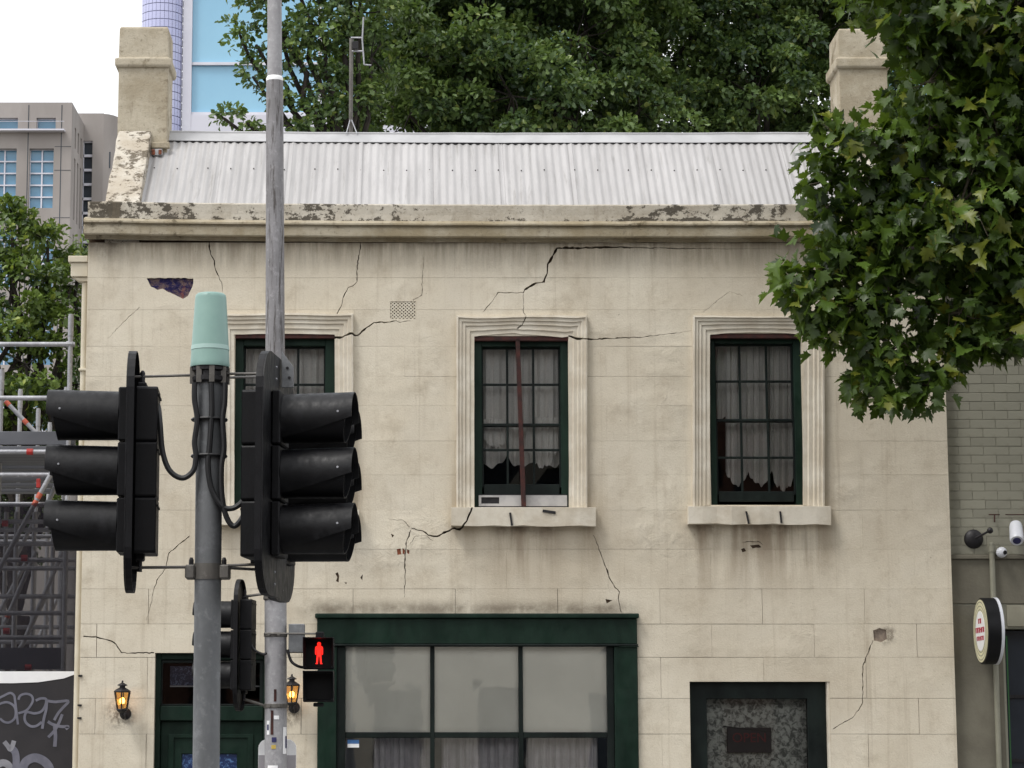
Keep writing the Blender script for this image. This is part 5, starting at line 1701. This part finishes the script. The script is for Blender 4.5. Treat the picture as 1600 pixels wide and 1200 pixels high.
stroke([(-60, 450), (-20, 390), (50, 350), (120, 320), (165, 350), (175, 400), (190, 520), (210, 690)], 0.011)
stroke([(-40, 470), (20, 440), (90, 430), (160, 470), (185, 540), (170, 620), (110, 665), (50, 660), (0, 620)], 0.011)
stroke([(215, 400), (240, 350), (310, 330), (370, 355), (385, 410), (350, 480), (300, 530), (215, 560)], 0.011)
stroke([(420, 410), (480, 385), (540, 395), (530, 470), (480, 540), (400, 560), (320, 545), (290, 590), (300, 660), (360, 710), (430, 705), (490, 660)], 0.012)
stroke([(550, 410), (540, 520), (515, 620), (495, 740)], 0.013)
stroke([(550, 412), (650, 425), (800, 415), (740, 490), (680, 560), (635, 640)], 0.013)
stroke([(730, 570), (690, 670), (640, 760), (565, 840)], 0.014)
stroke([(560, 655), (620, 690), (720, 715), (800, 715), (770, 745)], 0.014)
stroke([(640, 700), (650, 820), (642, 950)], 0.017)
stroke([(110, 960), (170, 1000), (190, 1100), (180, 1260)], 0.034, 'graffiti')
stroke([(50, 890), (90, 940), (120, 980), (150, 930), (165, 880)], 0.022, 'graffiti_pale')
stroke([(260, 1230), (300, 1130), (400, 1080), (500, 1110), (570, 1180), (600, 1280)], 0.042, 'graffiti')
stroke([(-60, 1190), (20, 1140), (90, 1160), (130, 1230)], 0.034, 'graffiti_pale')


# ------------------------------------------------------------------ far buildings
def office():
    YO = 67.0
    t = thing('concrete_office', 'grey concrete office block with blue gridded windows behind the scaffold', 'building', (AX(40, 300, YO), YO + 6, 0))
    x0, x1 = AX(-420, 300, YO), AX(110, 300, YO)
    zt = AZ(160, YO)
    wins = []
    for px0, px1 in ((0, 25), (45, 83), (-62, -22), (-125, -84), (-188, -146)):
        px0 = -14 if px0 == 0 else px0
        for ya, yb in ((232, 325), (355, 448), (478, 570), (600, 690)):
            wins.append(px_rect(px0, px1, ya, yb, YO) + (2, 5))
    for px0, px1 in ((-10, 28), (57, 87), (-80, -42), (-150, -112)): wins.append(px_rect(px0, px1, 184, 203, YO) + (1, 1))
    m = MB(); cells_mesh(m, x0, x1, 0, zt, [w[:4] for w in wins], YO, YO + 0.6)
    wl_ = m.build('wall', MT['concrete'], t)
    # panel joints
    for px in (44 - 2, 95 - 1): pass
    for (xa, xb, za, zb, nc, nr) in wins:
        m = MB()
        b = 0.026
        for c in range(nc + 1):
            x = xa + (xb - xa) * c / nc
            m.box(x - b, x + b, YO + 0.2, YO + 0.28, za, zb)
        for r in range(nr + 1):
            z = za + (zb - za) * r / nr
            m.box(xa, xb, YO + 0.19, YO + 0.27, z - b, z + b)
        w = m.build('window', MT['white_metal'], t)
        me_ = None
        for c in range(nc):
            for r in range(nr):
                cx_, cz_ = xa + (xb - xa) * (c + 0.5) / nc, za + (zb - za) * (r + 0.5) / nr
                if me_ is None:
                    hw, hh = (xb - xa) / nc / 2, (zb - za) / nr / 2
                    o = MB().add([(-hw, 0, -hh), (hw, 0, -hh), (hw, 0, hh), (-hw, 0, hh)], [(0, 1, 2, 3)]).build('pane', MT['blue_glass'], w, fix=False, loc=(cx_, YO + 0.3, cz_))
                    me_ = o.data
                else: share(me_, 'pane', w, (cx_, YO + 0.3, cz_))
    MB().box(x0, AX(102, 205, YO), YO - 0.35, YO - 0.002, AZ(207, YO), AZ(204.5, YO)).build('ledge', MT['white_metal'], t)
    MB().box(x0, AX(102, 205, YO), YO - 0.33, YO - 0.3, AZ(193, YO), AZ(192.4, YO)).build('rail', MT['white_metal'], t)
    for px in (42, 94): MB().box(AX(px, 300, YO) - 0.015, AX(px, 300, YO) + 0.015, YO - 0.012, YO - 0.001, 2, zt - 0.1).build('panel_joint', MT['dark_glass'], t)
    for py in (229, 266, 340, 390): MB().box(AX(84, 300, YO), x1 - 0.01, YO - 0.010, YO - 0.001, AZ(py + 0.35, YO), AZ(py - 0.35, YO)).build('panel_joint', MT['dark_glass'], t)
    # right side of the block, with slit windows
    dep = 3.3
    slits = []
    for k in range(3):
        for ya, yb in ((238, 335), (190, 222), (358, 450)):
            slits.append((YO + 0.85 + k * 0.8, YO + 1.2 + k * 0.8, AZ(yb, YO), AZ(ya, YO)))
    m = MB(); cells_mesh(m, YO + 0.602, YO + dep, 0, zt, slits, 0, 0.4)
    m.v = [Vector((x1 - 0.4 + (0.4 - v.y), v.x, v.z)) for v in m.v]
    m.build('side_wall', MT['concrete'], t)
    MB().box(x1 - 0.7, x1 - 0.42, YO + 0.8, YO + dep - 0.2, 0, zt - 1).build('side_glass', MT['dark_glass'], t)
    MB().box(x0, x1 - 0.01, YO + 0.61, YO + dep, zt - 0.6, zt - 0.2).build('roof', MT['concrete'], t)
    # second, curved volume
    Y2 = YO + dep + 0.01
    zt2 = AZ(177, Y2)
    xa, xs, xb = AX(112, 300, Y2), AX(160, 300, Y2), AX(186, 300, Y2)
    strip = px_rect(127, 143, 220, 400, Y2)
    m = MB(); cells_mesh(m, xa, xs, 0, zt2, [strip], Y2, Y2 + 0.5); m.build('wing_wall', MT['concrete'], t)
    pts = [(xs + 0.001, Y2)] + [(xs + (xb - xs) * 1.6 * math.sin(R(a)), Y2 + 4.0 * (1 - math.cos(R(a)))) for a in range(10, 91, 10)] + [(xs + 0.001, Y2 + 4.0)]
    MB().prism(pts, 0, zt2 - 0.02, 'z').build('curved_wall', MT['concrete'], t, smooth=True)
    wv = MB()
    for k in range(9):
        z = strip[2] + (strip[3] - strip[2]) * k / 8
        wv.box(strip[0], strip[1], Y2 + 0.1, Y2 + 0.2, z - 0.05, z + 0.05)
    wv.box(strip[0], strip[0] + 0.06, Y2 + 0.1, Y2 + 0.2, strip[2] + 0.06, strip[3] - 0.06)
    w = wv.build('window', MT['white_metal'], t)
    for k in range(8):
        za, zb = strip[2] + (strip[3] - strip[2]) * k / 8, strip[2] + (strip[3] - strip[2]) * (k + 1) / 8
        MB().add([(strip[0], Y2 + 0.25, za), (strip[1], Y2 + 0.25, za), (strip[1], Y2 + 0.25, zb), (strip[0], Y2 + 0.25, zb)], [(0, 1, 2, 3)]).build('pane', MT['dark_glass'], w, fix=False)
    sl = px_rect(169.5, 174, 240, 265, Y2 + 0.4)
    MB().box(sl[0], sl[1], Y2 + 0.1, Y2 + 0.6, sl[2], sl[3]).build('slit_window', MT['dark_glass'], t)
    # pale wedge of a farther roof at the very left
    return t


office()


def tower():
    YT = 110.0
    t = thing('glass_tower', 'tall blue glass tower with lilac rounded corner rising behind the roof', 'building', (AX(400, 100, YT), YT + 12, 0))
    xg0, xg1 = AX(300, 100, YT), AX(900, 100, YT)
    zb_ = AZ(178, YT)
    H = 75
    hgt = AZ(102, YT) - AZ(176, YT) + 0.15
    wd = (xg1 - xg0) / 3
    zs = [zb_, zb_ + hgt] + [zb_ + hgt + hgt * 1.7 * k for k in range(1, 9)]
    me_ = None
    MB().box(xg0, xg1 + 0.1, YT + 0.2, YT + 22, 0, zs[-1]).build('core', MT['dark_glass'], t)
    for k in range(len(zs) - 1):
        for c in range(3):
            loc = (xg0 + wd * (c + 0.5), YT + 0.1, (zs[k] + zs[k + 1]) / 2)
            if k < 2:
                hw, hh = wd / 2, (zs[k + 1] - zs[k]) / 2
                o = MB().add([(-hw, 0, -hh), (hw, 0, -hh), (hw, 0, hh), (-hw, 0, hh)], [(0, 1, 2, 3)]).build('glass_panel', MT['sky_glass'], t, fix=False, loc=loc); me_ = o.data
            else: share(me_, 'glass_panel', t, loc)
        MB().box(xg0, xg1, YT - 0.1, YT + 0.09, zs[k] - 0.08, zs[k] + 0.08).build('spandrel', MT['white_metal'], t)
    for c in range(1, 4): MB().box(xg0 + wd * c - 0.1, xg0 + wd * c + 0.1, YT - 0.15, YT + 0.09, zb_, zs[-1]).build('mullion', MT['white_metal'], t)
    MB().box(AX(286, 100, YT), xg0 - 0.002, YT - 0.2, YT + 1, 0, zs[-1]).build('corner_pier', MT['white_metal'], t)
    MB().box(AX(300, 100, YT) + 0.001, xg1, YT - 0.18, YT + 0.19, zb_ - 8, zb_ - 0.085).build('base_band', simple('pale_band', S(204, 204, 214), S(196, 196, 206), 0.2, 0.5), t)
    # lilac half column
    cx_ = AX(252, 100, YT); r = AX(285, 100, YT) - cx_
    m = MB(); ml = MB()
    n = 16
    z = 8.0
    ph = 0.46
    nz = int((zs[-1] - z) / ph)
    for k in range(n):
        a0, a1 = math.pi + math.pi * k / n + 0.008, math.pi + math.pi * (k + 1) / n - 0.008
        for q in range(nz):
            za, zb2 = z + q * ph + 0.02, z + (q + 1) * ph - 0.02
            m.add([(cx_ + r * math.cos(a0), YT + 0.2 + r * math.sin(a0), za), (cx_ + r * math.cos(a1), YT + 0.2 + r * math.sin(a1), za), (cx_ + r * math.cos(a1), YT + 0.2 + r * math.sin(a1), zb2), (cx_ + r * math.cos(a0), YT + 0.2 + r * math.sin(a0), zb2)], [(0, 1, 2, 3)])
    o = m.build('curved_glazing', MT['lilac_glass'], t, fix=False); o['kind'] = 'stuff'
    MB().lathe([(r - 0.05, 0), (r - 0.05, zs[-1])], (cx_, YT + 0.2, 0), 32).build('curved_core', MT['lilac_line'], t, smooth=True)
    return t


tower()


def far_glass_block():
    YT = 95.0
    t = thing('white_framed_office', 'white framed blue glass office glimpsed through the leaves at right', 'building', (AX(1480, 100, YT), YT + 6, 0))
    x0, x1 = AX(1355, 100, YT), AX(1760, 100, YT)
    zt = AZ(-40, YT)
    MB().box(x0, x1, YT + 0.3, YT + 12, 0, zt).build('core', MT['dark_glass'], t)
    nx, nz = 6, 9
    z0 = AZ(330, YT)
    for i in range(nx):
        for k in range(nz):
            xa, xb = x0 + (x1 - x0) * i / nx, x0 + (x1 - x0) * (i + 1) / nx
            za, zb = z0 + (zt - z0) * k / nz, z0 + (zt - z0) * (k + 1) / nz
            MB().box(xa + 0.12, xb - 0.12, YT + 0.1, YT + 0.2, za + 0.12, zb - 0.12).build('glass_panel', MT['sky_glass'] if (i + k) % 3 else MT['blue_glass'], t)
    for i in range(nx + 1):
        x = x0 + (x1 - x0) * i / nx
        MB().box(x - 0.11, x + 0.11, YT - 0.05, YT + 0.29, 0, zt).build('mullion', MT['white_metal'], t)
    for k in range(nz + 1):
        z = z0 + (zt - z0) * k / nz
        MB().box(x0, x1, YT - 0.03, YT + 0.28, z - 0.1, z + 0.1).build('spandrel', MT['white_metal'], t)


far_glass_block()


def across_street():
    """the row behind the viewer, which the shop panes and upper windows mirror"""
    Y = -46.0
    t = thing('brick_terrace', 'brick terrace across the street, seen only mirrored in the window panes', 'building', (2, Y - 4, 0))
    k = simple('across_brick', S(128, 92, 76), S(104, 78, 66), 1.5, 0.9, 0, 0.3, 20)
    pale = simple('across_render', S(176, 168, 152), S(158, 150, 136), 1.0, 0.9)
    x = -34.0
    for n, (w, h, m) in enumerate(((11, 12.5, k), (8, 14.5, pale), (13, 13.2, k), (9, 15.5, pale), (12, 12.8, k), (11, 14.0, pale))):
        holes = []
        nx = int(w / 2.4)
        for i in range(nx):
            for z in (0.6, 4.4, 7.7, 10.6):
                if z + 2.2 < h: holes.append((x + (i + 0.28) * w / nx, x + (i + 0.72) * w / nx, z, z + (2.6 if z < 1 else 2.0)))
        mb = MB(); cells_mesh(mb, x, x + w - 0.02, 0, h, holes, Y - 0.3, Y)
        wl_ = mb.build('wall', m, t)
        MB().box(x, x + w - 0.02, Y - 9, Y - 0.5, 0, h - 0.3).build('core', MT['dark_glass'], t)
        MB().box(x, x + w - 0.02, Y + 0.002, Y + 0.3, h - 0.9, h - 0.5).build('cornice', pale, t)
        x += w


across_street()


# ------------------------------------------------------------------ trees
LEAF_MAPLE = [(0, 0), (0.14, 0.04), (0.36, -0.03), (0.33, 0.09), (0.52, 0.17), (0.36, 0.27), (0.48, 0.38), (0.60, 0.58), (0.41, 0.55), (0.36, 0.66), (0.22, 0.55), (0.25, 0.76), (0.13, 0.80), (0.0, 1.04)]
LEAF_OVAL = [(0, 0), (0.10, 0.16), (0.24, 0.30), (0.19, 0.46), (0.33, 0.62), (0.22, 0.80), (0, 1.0)]


def leaf_template(half, center, fold=0.12):
    pts = half + [(-x, y) for x, y in reversed(half[1:-1])]
    vs = [(x, y, fold * abs(x) - 0.10 * y * y) for x, y in pts] + [(center[0], center[1], -0.01)]
    n = len(pts)
    tris = [(n, i, (i + 1) % n) for i in range(n)]
    return np.array(vs), np.array(tris)


TM_V, TM_T = leaf_template(LEAF_MAPLE, (0, 0.30), 0.2)
TO_V, TO_T = leaf_template(LEAF_OVAL, (0, 0.5))
TQ_V = np.array([(0, 0, 0), (0.33, 0.42, 0.05), (0, 1, -0.05), (-0.33, 0.42, 0.05)]); TQ_T = np.array([(0, 1, 2), (0, 2, 3)])


def leaf_frames(pos, out, droop, rnd, ob=0.35):
    """leaf axis (along blade) and normal, from outward directions"""
    n = len(pos)
    ax = out + rnd.normal(0, 0.55, (n, 3)) + np.array([0, 0, -droop])
    ax /= np.linalg.norm(ax, axis=1, keepdims=True)
    up = np.array([0, 0, 1.0]) + rnd.normal(0, 0.7, (n, 3)) + out * ob
    side = np.cross(ax, up); side /= np.linalg.norm(side, axis=1, keepdims=True)
    nrm = np.cross(side, ax)
    return side, ax, nrm


def leaf_mesh(name, V, T, pos, fr, size, tint, mat, curl=(0.15, 0.35, 0.1, 0.3)):
    side, ax, nrm = fr
    n = len(pos)
    L = size[:, None]
    cr = np.random.default_rng(n)
    fold = cr.normal(curl[0], curl[1], (n, 1)); bend = cr.normal(curl[2], curl[3], (n, 1)); tw = cr.normal(0, curl[1], (n, 1)); wd = cr.uniform(0.75, 1.1, (n, 1, 1))
    zl = (V[None, :, 2] + fold * np.abs(V[None, :, 0]) - bend * V[None, :, 1] ** 2 + tw * V[None, :, 0] * V[None, :, 1])[:, :, None]
    v = pos[:, None, :] + L[:, :, None] * (V[None, :, 0:1] * wd * side[:, None, :] + V[None, :, 1:2] * ax[:, None, :] + zl * nrm[:, None, :])
    m = V.shape[0]
    f = (T[None] + (np.arange(n) * m)[:, None, None]).reshape(-1, 3)
    me = bpy.data.meshes.new(name)
    me.vertices.add(n * m); me.vertices.foreach_set('co', v.reshape(-1).astype(np.float32))
    me.loops.add(len(f) * 3); me.loops.foreach_set('vertex_index', f.reshape(-1).astype(np.int32))
    me.polygons.add(len(f)); me.polygons.foreach_set('loop_start', (np.arange(len(f)) * 3).astype(np.int32))
    me.polygons.foreach_set('loop_total', np.full(len(f), 3, np.int32))
    me.update()
    ca = me.color_attributes.new('tint', 'FLOAT_COLOR', 'POINT')
    col = np.ones((n, m, 4), np.float32)
    col[:, :, 0] = tint[:, 0:1]; col[:, :, 1] = tint[:, 1:2]
    ca.data.foreach_set('color', col.reshape(-1))
    me.materials.append(mat)
    return me


def grow(blobs, per_m2, leaf, spread, clump_n, rnd, shell=0.5, mixo=(0.6, 0.5), puff=False):
    """leaf positions in clumps spread through the blobs; blobs: (center, radius)"""
    P, O, TN, CL = [], [], [], []
    for c, r in blobs:
        c = np.array(c)
        n_leaf = int(per_m2 * 3.14 * r * r)
        nc = max(3, n_leaf // clump_n)
        d = rnd.normal(0, 1, (nc, 3)); d /= np.linalg.norm(d, axis=1, keepdims=True)
        rad = r * (shell + (1 - shell) * rnd.random(nc) ** 0.6)
        cc = c + d * rad[:, None]
        CL.append(cc)
        tone = rnd.random(nc)
        idx = np.repeat(np.arange(nc), clump_n)
        sz = rnd.uniform(0.6, 1.35, nc)[idx][:, None]
        if puff:      # leaves on the outside of a flattened tuft
            q = rnd.normal(0, 1, (len(idx), 3)); q /= np.linalg.norm(q, axis=1, keepdims=True)
            q[:, 2] = np.where(rnd.random(len(idx)) < 0.7, np.abs(q[:, 2]), q[:, 2])
            off = q * spread * sz * (0.55 + 0.45 * rnd.random((len(idx), 1))) * np.array([1, 1, 0.62])
            unit = q
        else:
            off = rnd.normal(0, 1, (len(idx), 3)) * spread * sz * np.array([1, 1, 0.6])
            unit = off / spread
        P.append(cc[idx] + off)
        o = d[idx] * mixo[0] + unit * mixo[1]
        O.append(o / np.maximum(1e-6, np.linalg.norm(o, axis=1, keepdims=True)))
        t0 = np.clip(0.08 + 0.72 * tone[idx] + rnd.normal(0, 0.16, len(idx)), 0, 1)
        TN.append(np.stack([t0, rnd.random(len(idx))], 1))
    return np.concatenate(P), np.concatenate(O), np.concatenate(TN), np.concatenate(CL)


def limb(mb, a, b, r0, r1, rnd, n=7, wob=0.12):
    a, b = Vector(a), Vector(b)
    L = (b - a).length
    pts = []
    for i in range(n + 1):
        t = i / n
        w = wob * L * math.sin(math.pi * t)
        pts.append(a.lerp(b, t) + Vector((rnd.normal() * w * 0.3, rnd.normal() * w * 0.3, w * 0.6)))
    mb.tube(pts, [r0 + (r1 - r0) * i / n for i in range(n + 1)], 7)
    return pts


def pxblob(px, py, rpx, Y):
    p = at(px, py, Y)
    return ((p.x, p.y, p.z), rpx * (Y + 23) / FPX)


# --- plane tree on the pavement, crown hanging in from the right
rp = np.random.default_rng(5)
B = []
for (px, py, r, Y) in ((1490, 30, 95, -2.4), (1580, 110, 110, -2.2), (1440, -40, 110, -2.0), (1345, -55, 60, -2.1), (1600, 0, 120, -2.8), (1560, 220, 100, -2.5),
                       (1420, 285, 95, -2.2), (1330, 285, 62, -2.4), (1500, 320, 105, -2.6), (1600, 330, 110, -2.2), (1335, 370, 78, -2.3), (1430, 385, 85, -2.5), (1540, 430, 90, -2.3),
                       (1285, 425, 52, -2.4), (1300, 490, 58, -2.3), (1370, 480, 62, -2.5), (1375, 560, 58, -2.4), (1380, 615, 30, -2.4), (1430, 590, 26, -2.4), (1340, 590, 24, -2.4), (1500, 500, 60, -2.4), (1520, 545, 36, -2.4), (1610, 470, 70, -2.2),
                       (1450, 200, 58, -2.6), (1285, 225, 30, -2.4),
                       (1450, 130, 62, -2.4), (1412, 60, 44, -2.3), (1510, 165, 80, -2.2), (1345, 205, 26, -2.4), (1400, 215, 40, -2.4), (1540, 90, 80, -2.0), (1460, 220, 60, -2.0),
                       (1720, 100, 160, -2.6), (1740, 320, 160, -2.4), (1700, -120, 170, -2.4), (1540, -170, 150, -2.2), (1400, -190, 130, -2.6), (1830, 200, 170, -2.2), (1850, -60, 180, -2.8), (1720, 480, 110, -2.6)):
    B.append(pxblob(px + (16 if px < 1400 else 0), py - (12 if py > 380 else 0), r * (0.86 if px < 1600 else 1.0), Y))
for (px, py, r) in ((1262, 245, 16), (1255, 290, 18), (1268, 330, 16), (1250, 365, 18), (1222, 430, 16), (1212, 445, 12), (1232, 470, 16), (1240, 505, 18), (1262, 540, 16), (1285, 545, 18), (1318, 560, 18), (1325, 615, 16),
                    (1345, 640, 13), (1395, 640, 16), (1425, 625, 14), (1452, 600, 14), (1480, 575, 18), (1500, 560, 16), (1545, 560, 14), (1272, 205, 15), (1322, 8, 18), (1380, 30, 16), (1410, 60, 18), (1580, 520, 20), (1318, 230, 18), (1270, 395, 20)):
    B.append(pxblob(px + 24, py - (22 if py > 500 else 4), r * 0.7, -2.5))
P, O, TN, CLU = grow(B, 580, None, 0.10, 9, rp, 0.2)
fr = leaf_frames(P, O, 0.6, rp, 0.6)
size = rp.uniform(0.08, 0.165, len(P))
tr = at(1900, 600, -1.5)
plane = thing('plane_tree', 'leafy plane tree overhanging the right side of the house', 'tree', (tr.x, -1.5, 0.0))
mb = MB()
fork = Vector((tr.x, -1.5, 3.4))
mb.tube([(tr.x, -1.5, 0.0), (tr.x + 0.02, -1.5, 0.25), (tr.x - 0.02, -1.48, 1.6), fork], [0.30, 0.24, 0.20, 0.18], 14)
for (c, r) in [B[i] for i in (0, 6, 8, 11, 15, 32, 34, 36, 38)]:
    mid = fork.lerp(Vector(c), 0.55) + Vector((0.1, 0.5, 0.5))
    limb(mb, fork, mid, 0.11, 0.06, rp); limb(mb, mid, c, 0.06, 0.02, rp)
mb.build('trunk', MT['bark'], plane, smooth=True)
# twigs: from blob centres to their clumps
mb = MB()
k0 = 0
for c, r in B:
    nc = max(3, int(580 * 3.14 * r * r) // 9)
    for q in range(k0, k0 + nc, 2):
        e = CLU[q]
        mid = (np.array(c) * 0.45 + e * 0.55) + rp.normal(0, 0.03, 3) + np.array([0, 0, 0.04])
        mb.tube([c, mid, e], [0.009, 0.006, 0.0025], 4, cap=False)
    k0 += nc
mb.build('twigs', MT['bark'], plane, fix=False)['kind'] = 'stuff'


def to_px(p):
    d = p - np.array(CAM)
    f_ = d[:, 1] * math.cos(PITCH) + d[:, 2] * math.sin(PITCH)
    u_ = -d[:, 1] * math.sin(PITCH) + d[:, 2] * math.cos(PITCH)
    return PXC + FPX * d[:, 0] / f_, PYC - FPX * u_ / f_


pxx, pyy = to_px(P)
# the 300 nearest leaves in view become leaves of their own
inview = (pxx > 1200) & (pxx < 1605) & (pyy > -5) & (pyy < 680)
score = np.where(inview, P[:, 1] + rp.uniform(0, 0.25, len(P)), 1e3)
near = np.argsort(score)[:300]
mask = np.ones(len(P), bool); mask[near] = False
sub = lambda a, s: tuple(x[s] for x in a)
me = leaf_mesh('foliage', TM_V, TM_T, P[mask], sub(fr, mask), size[mask], TN[mask], MT['plane_leaf'])
link(bpy.data.objects.new('foliage', me), plane)['kind'] = 'stuff'
variants = []
for k in range(12):
    tn = np.array([[0.15 + 0.07 * k, 0.5 if k != 5 else 0.96]])
    I = (np.array([[1.0, 0, 0]]), np.array([[0, 1.0, 0]]), np.array([[0, 0, 1.0]]))
    V2 = TM_V.copy(); V2[:, 2] += 0.22 * np.sin(V2[:, 0] * 4 + k) * V2[:, 1] + 0.3 * math.sin(k * 2.1) * np.abs(V2[:, 0])
    variants.append(leaf_mesh('leaf', V2, TM_T, np.zeros((1, 3)), I, np.array([1.0]), tn, MT['plane_leaf']))
for i in near:
    k = min(10, int(TN[i, 0] * 11)) if TN[i, 1] < 0.95 else 5
    o = bpy.data.objects.new('leaf', variants[k])
    link(o, plane, P[i])
    s_, a_, n_ = fr[0][i], fr[1][i], fr[2][i]
    Mx = Matrix(((s_[0], a_[0], n_[0]), (s_[1], a_[1], n_[1]), (s_[2], a_[2], n_[2])))
    o.rotation_euler = Mx.to_euler(); o.scale = (float(size[i]),) * 3
# seed balls
mb = MB()
for k in range(26):
    q = CLU[rp.integers(len(CLU))]
    mb.ball(Vector(q) + Vector((0, -0.08, -0.12)), 0.016, 6)
mb.build('seed_balls', MT['bark_dark'], plane)['kind'] = 'stuff'


def back_tree(name, label, trunk_px, Y, blobs, mat, leaf, per, spread, seed, group='trees behind the house', clump=26, shell=0.55, droop=0.25, bark='bark_dark', detail=False):
    r_ = np.random.default_rng(seed)
    Bl = [pxblob(a, b, c, Y + d) for (a, b, c, d) in blobs]
    P, O, TN, CL = grow(Bl, per, None, spread, clump, r_, shell, (0.25, 0.8), True)
    fr = leaf_frames(P, O, droop, r_, 1.6)
    size = r_.uniform(leaf * 0.7, leaf * 1.25, len(P))
    tx = at(trunk_px, 300, Y).x
    t = thing(name, label, 'tree', (tx, Y, 0), group)
    mb = MB()
    zc_ = min(b[0][2] for b in Bl)
    fork = Vector((tx, Y, max(2.5, zc_ - 1.5)))
    mb.tube([(tx, Y, 0), (tx, Y, 0.4), (tx + 0.05, Y, 2.0), fork], [0.38, 0.30, 0.25, 0.22], 12)
    for c, r in Bl:
        limb(mb, fork, c, 0.07, 0.02, r_, 8, 0.08)
    mb.build('trunk', MT[bark], t, smooth=True)
    mb = MB()
    k0 = 0
    for c, r in Bl:
        nc = max(3, int(per * 3.14 * r * r) // clump)
        for q in range(k0, k0 + nc, 3):
            e = CL[q]; mid = np.array(c) * 0.5 + e * 0.5 + r_.normal(0, 0.05, 3)
            mb.tube([c, mid, e], [0.014, 0.009, 0.004], 4, cap=False)
        k0 += nc
    mb.build('twigs', MT[bark], t, fix=False)['kind'] = 'stuff'
    V, T = (TO_V, TO_T) if detail else (TO_V, TO_T)
    me = leaf_mesh('crown', V, T, P, fr, size, TN, MT[mat])
    link(bpy.data.objects.new('crown', me), t)['kind'] = 'stuff'
    return t


back_tree('oak_tree', 'large dark green tree behind the middle of the roof', 840, 11.0,
          [(700, 90, 110, 0), (640, 180, 80, -0.4), (800, 150, 110, -0.6), (760, 20, 120, 0.2), (900, 60, 120, 0), (900, 190, 90, -0.3), (640, 0, 110, 0.8), (840, -90, 150, 0.3), (700, -120, 140, 0.5), (960, -80, 140, 0.6), (1000, 170, 90, 0.2), (760, 260, 110, 0.3), (920, 300, 110, 0.4), (560, 120, 60, 0.6), (590, 230, 70, 0.6), (740, 120, 150, 2.0), (900, 130, 150, 2.2), (640, 90, 120, 2.0), (1000, 60, 150, 2.2)],
          'oak_leaf', 0.10, 1400, 0.33, 21, clump=150, shell=0.55)
back_tree('oak_tree', 'darkest leafy tree behind the right half of the roof', 1200, 13.0,
          [(1080, 60, 120, 0), (1180, 150, 110, -0.5), (1060, 190, 90, -0.6), (1270, 60, 110, 0.2), (1180, -30, 130, 0), (1300, 180, 100, 0.2), (1060, -100, 140, 0.4), (1300, -90, 140, 0.5), (1420, 120, 110, 0.4), (1400, 0, 110, 0.8), (1150, 290, 120, 0.3), (1320, 310, 120, 0.3), (1450, 240, 90, 0.6), (1120, 100, 150, 2.2), (1280, 130, 150, 2.2), (1180, 10, 150, 2.4)],
          'oak_leaf', 0.10, 1400, 0.33, 33, clump=150, shell=0.55)
back_tree('oak_tree', 'loose branched tree at the left of the ridge, blue glass showing through', 560, 9.0,
          [(500, 40, 62, 0), (465, 80, 40, 0), (400, 70, 26, 0), (375, 55, 20, 0), (420, 30, 24, 0), (395, 120, 26, 0), (430, 130, 22, 0.1), (560, 20, 60, 0.2), (520, 150, 52, 0), (500, 190, 36, -0.2), (560, 180, 50, 0.2), (440, 175, 24, 0), (385, 192, 26, 0), (350, 185, 14, 0), (540, -60, 90, 0.2), (450, -50, 60, 0.1), (410, -10, 34, 0), (580, 90, 50, 0.3), (480, 215, 40, 0)],
          'oak_leaf', 0.095, 1000, 0.18, 45, shell=0.3, clump=40)
back_tree('elm_tree', 'fresh green tree behind the scaffold at the left edge', 40, 10.5,
          [(60, 420, 60, 0.3), (30, 480, 80, 0), (110, 450, 48, 0.2), (100, 530, 60, 0), (40, 570, 80, -0.4), (125, 405, 26, 0.4), (120, 600, 60, 0), (-40, 430, 70, 0), (-60, 540, 100, 0), (20, 380, 36, 0), (18, 330, 12, 0.2), (30, 350, 14, 0.2), (75, 380, 24, 0.2), (0, 660, 90, 0.4), (100, 690, 80, 0.4), (60, 800, 90, 0.6), (-60, 760, 120, 0.6)],
          'elm_leaf', 0.10, 850, 0.26, 57, shell=0.45, clump=80)
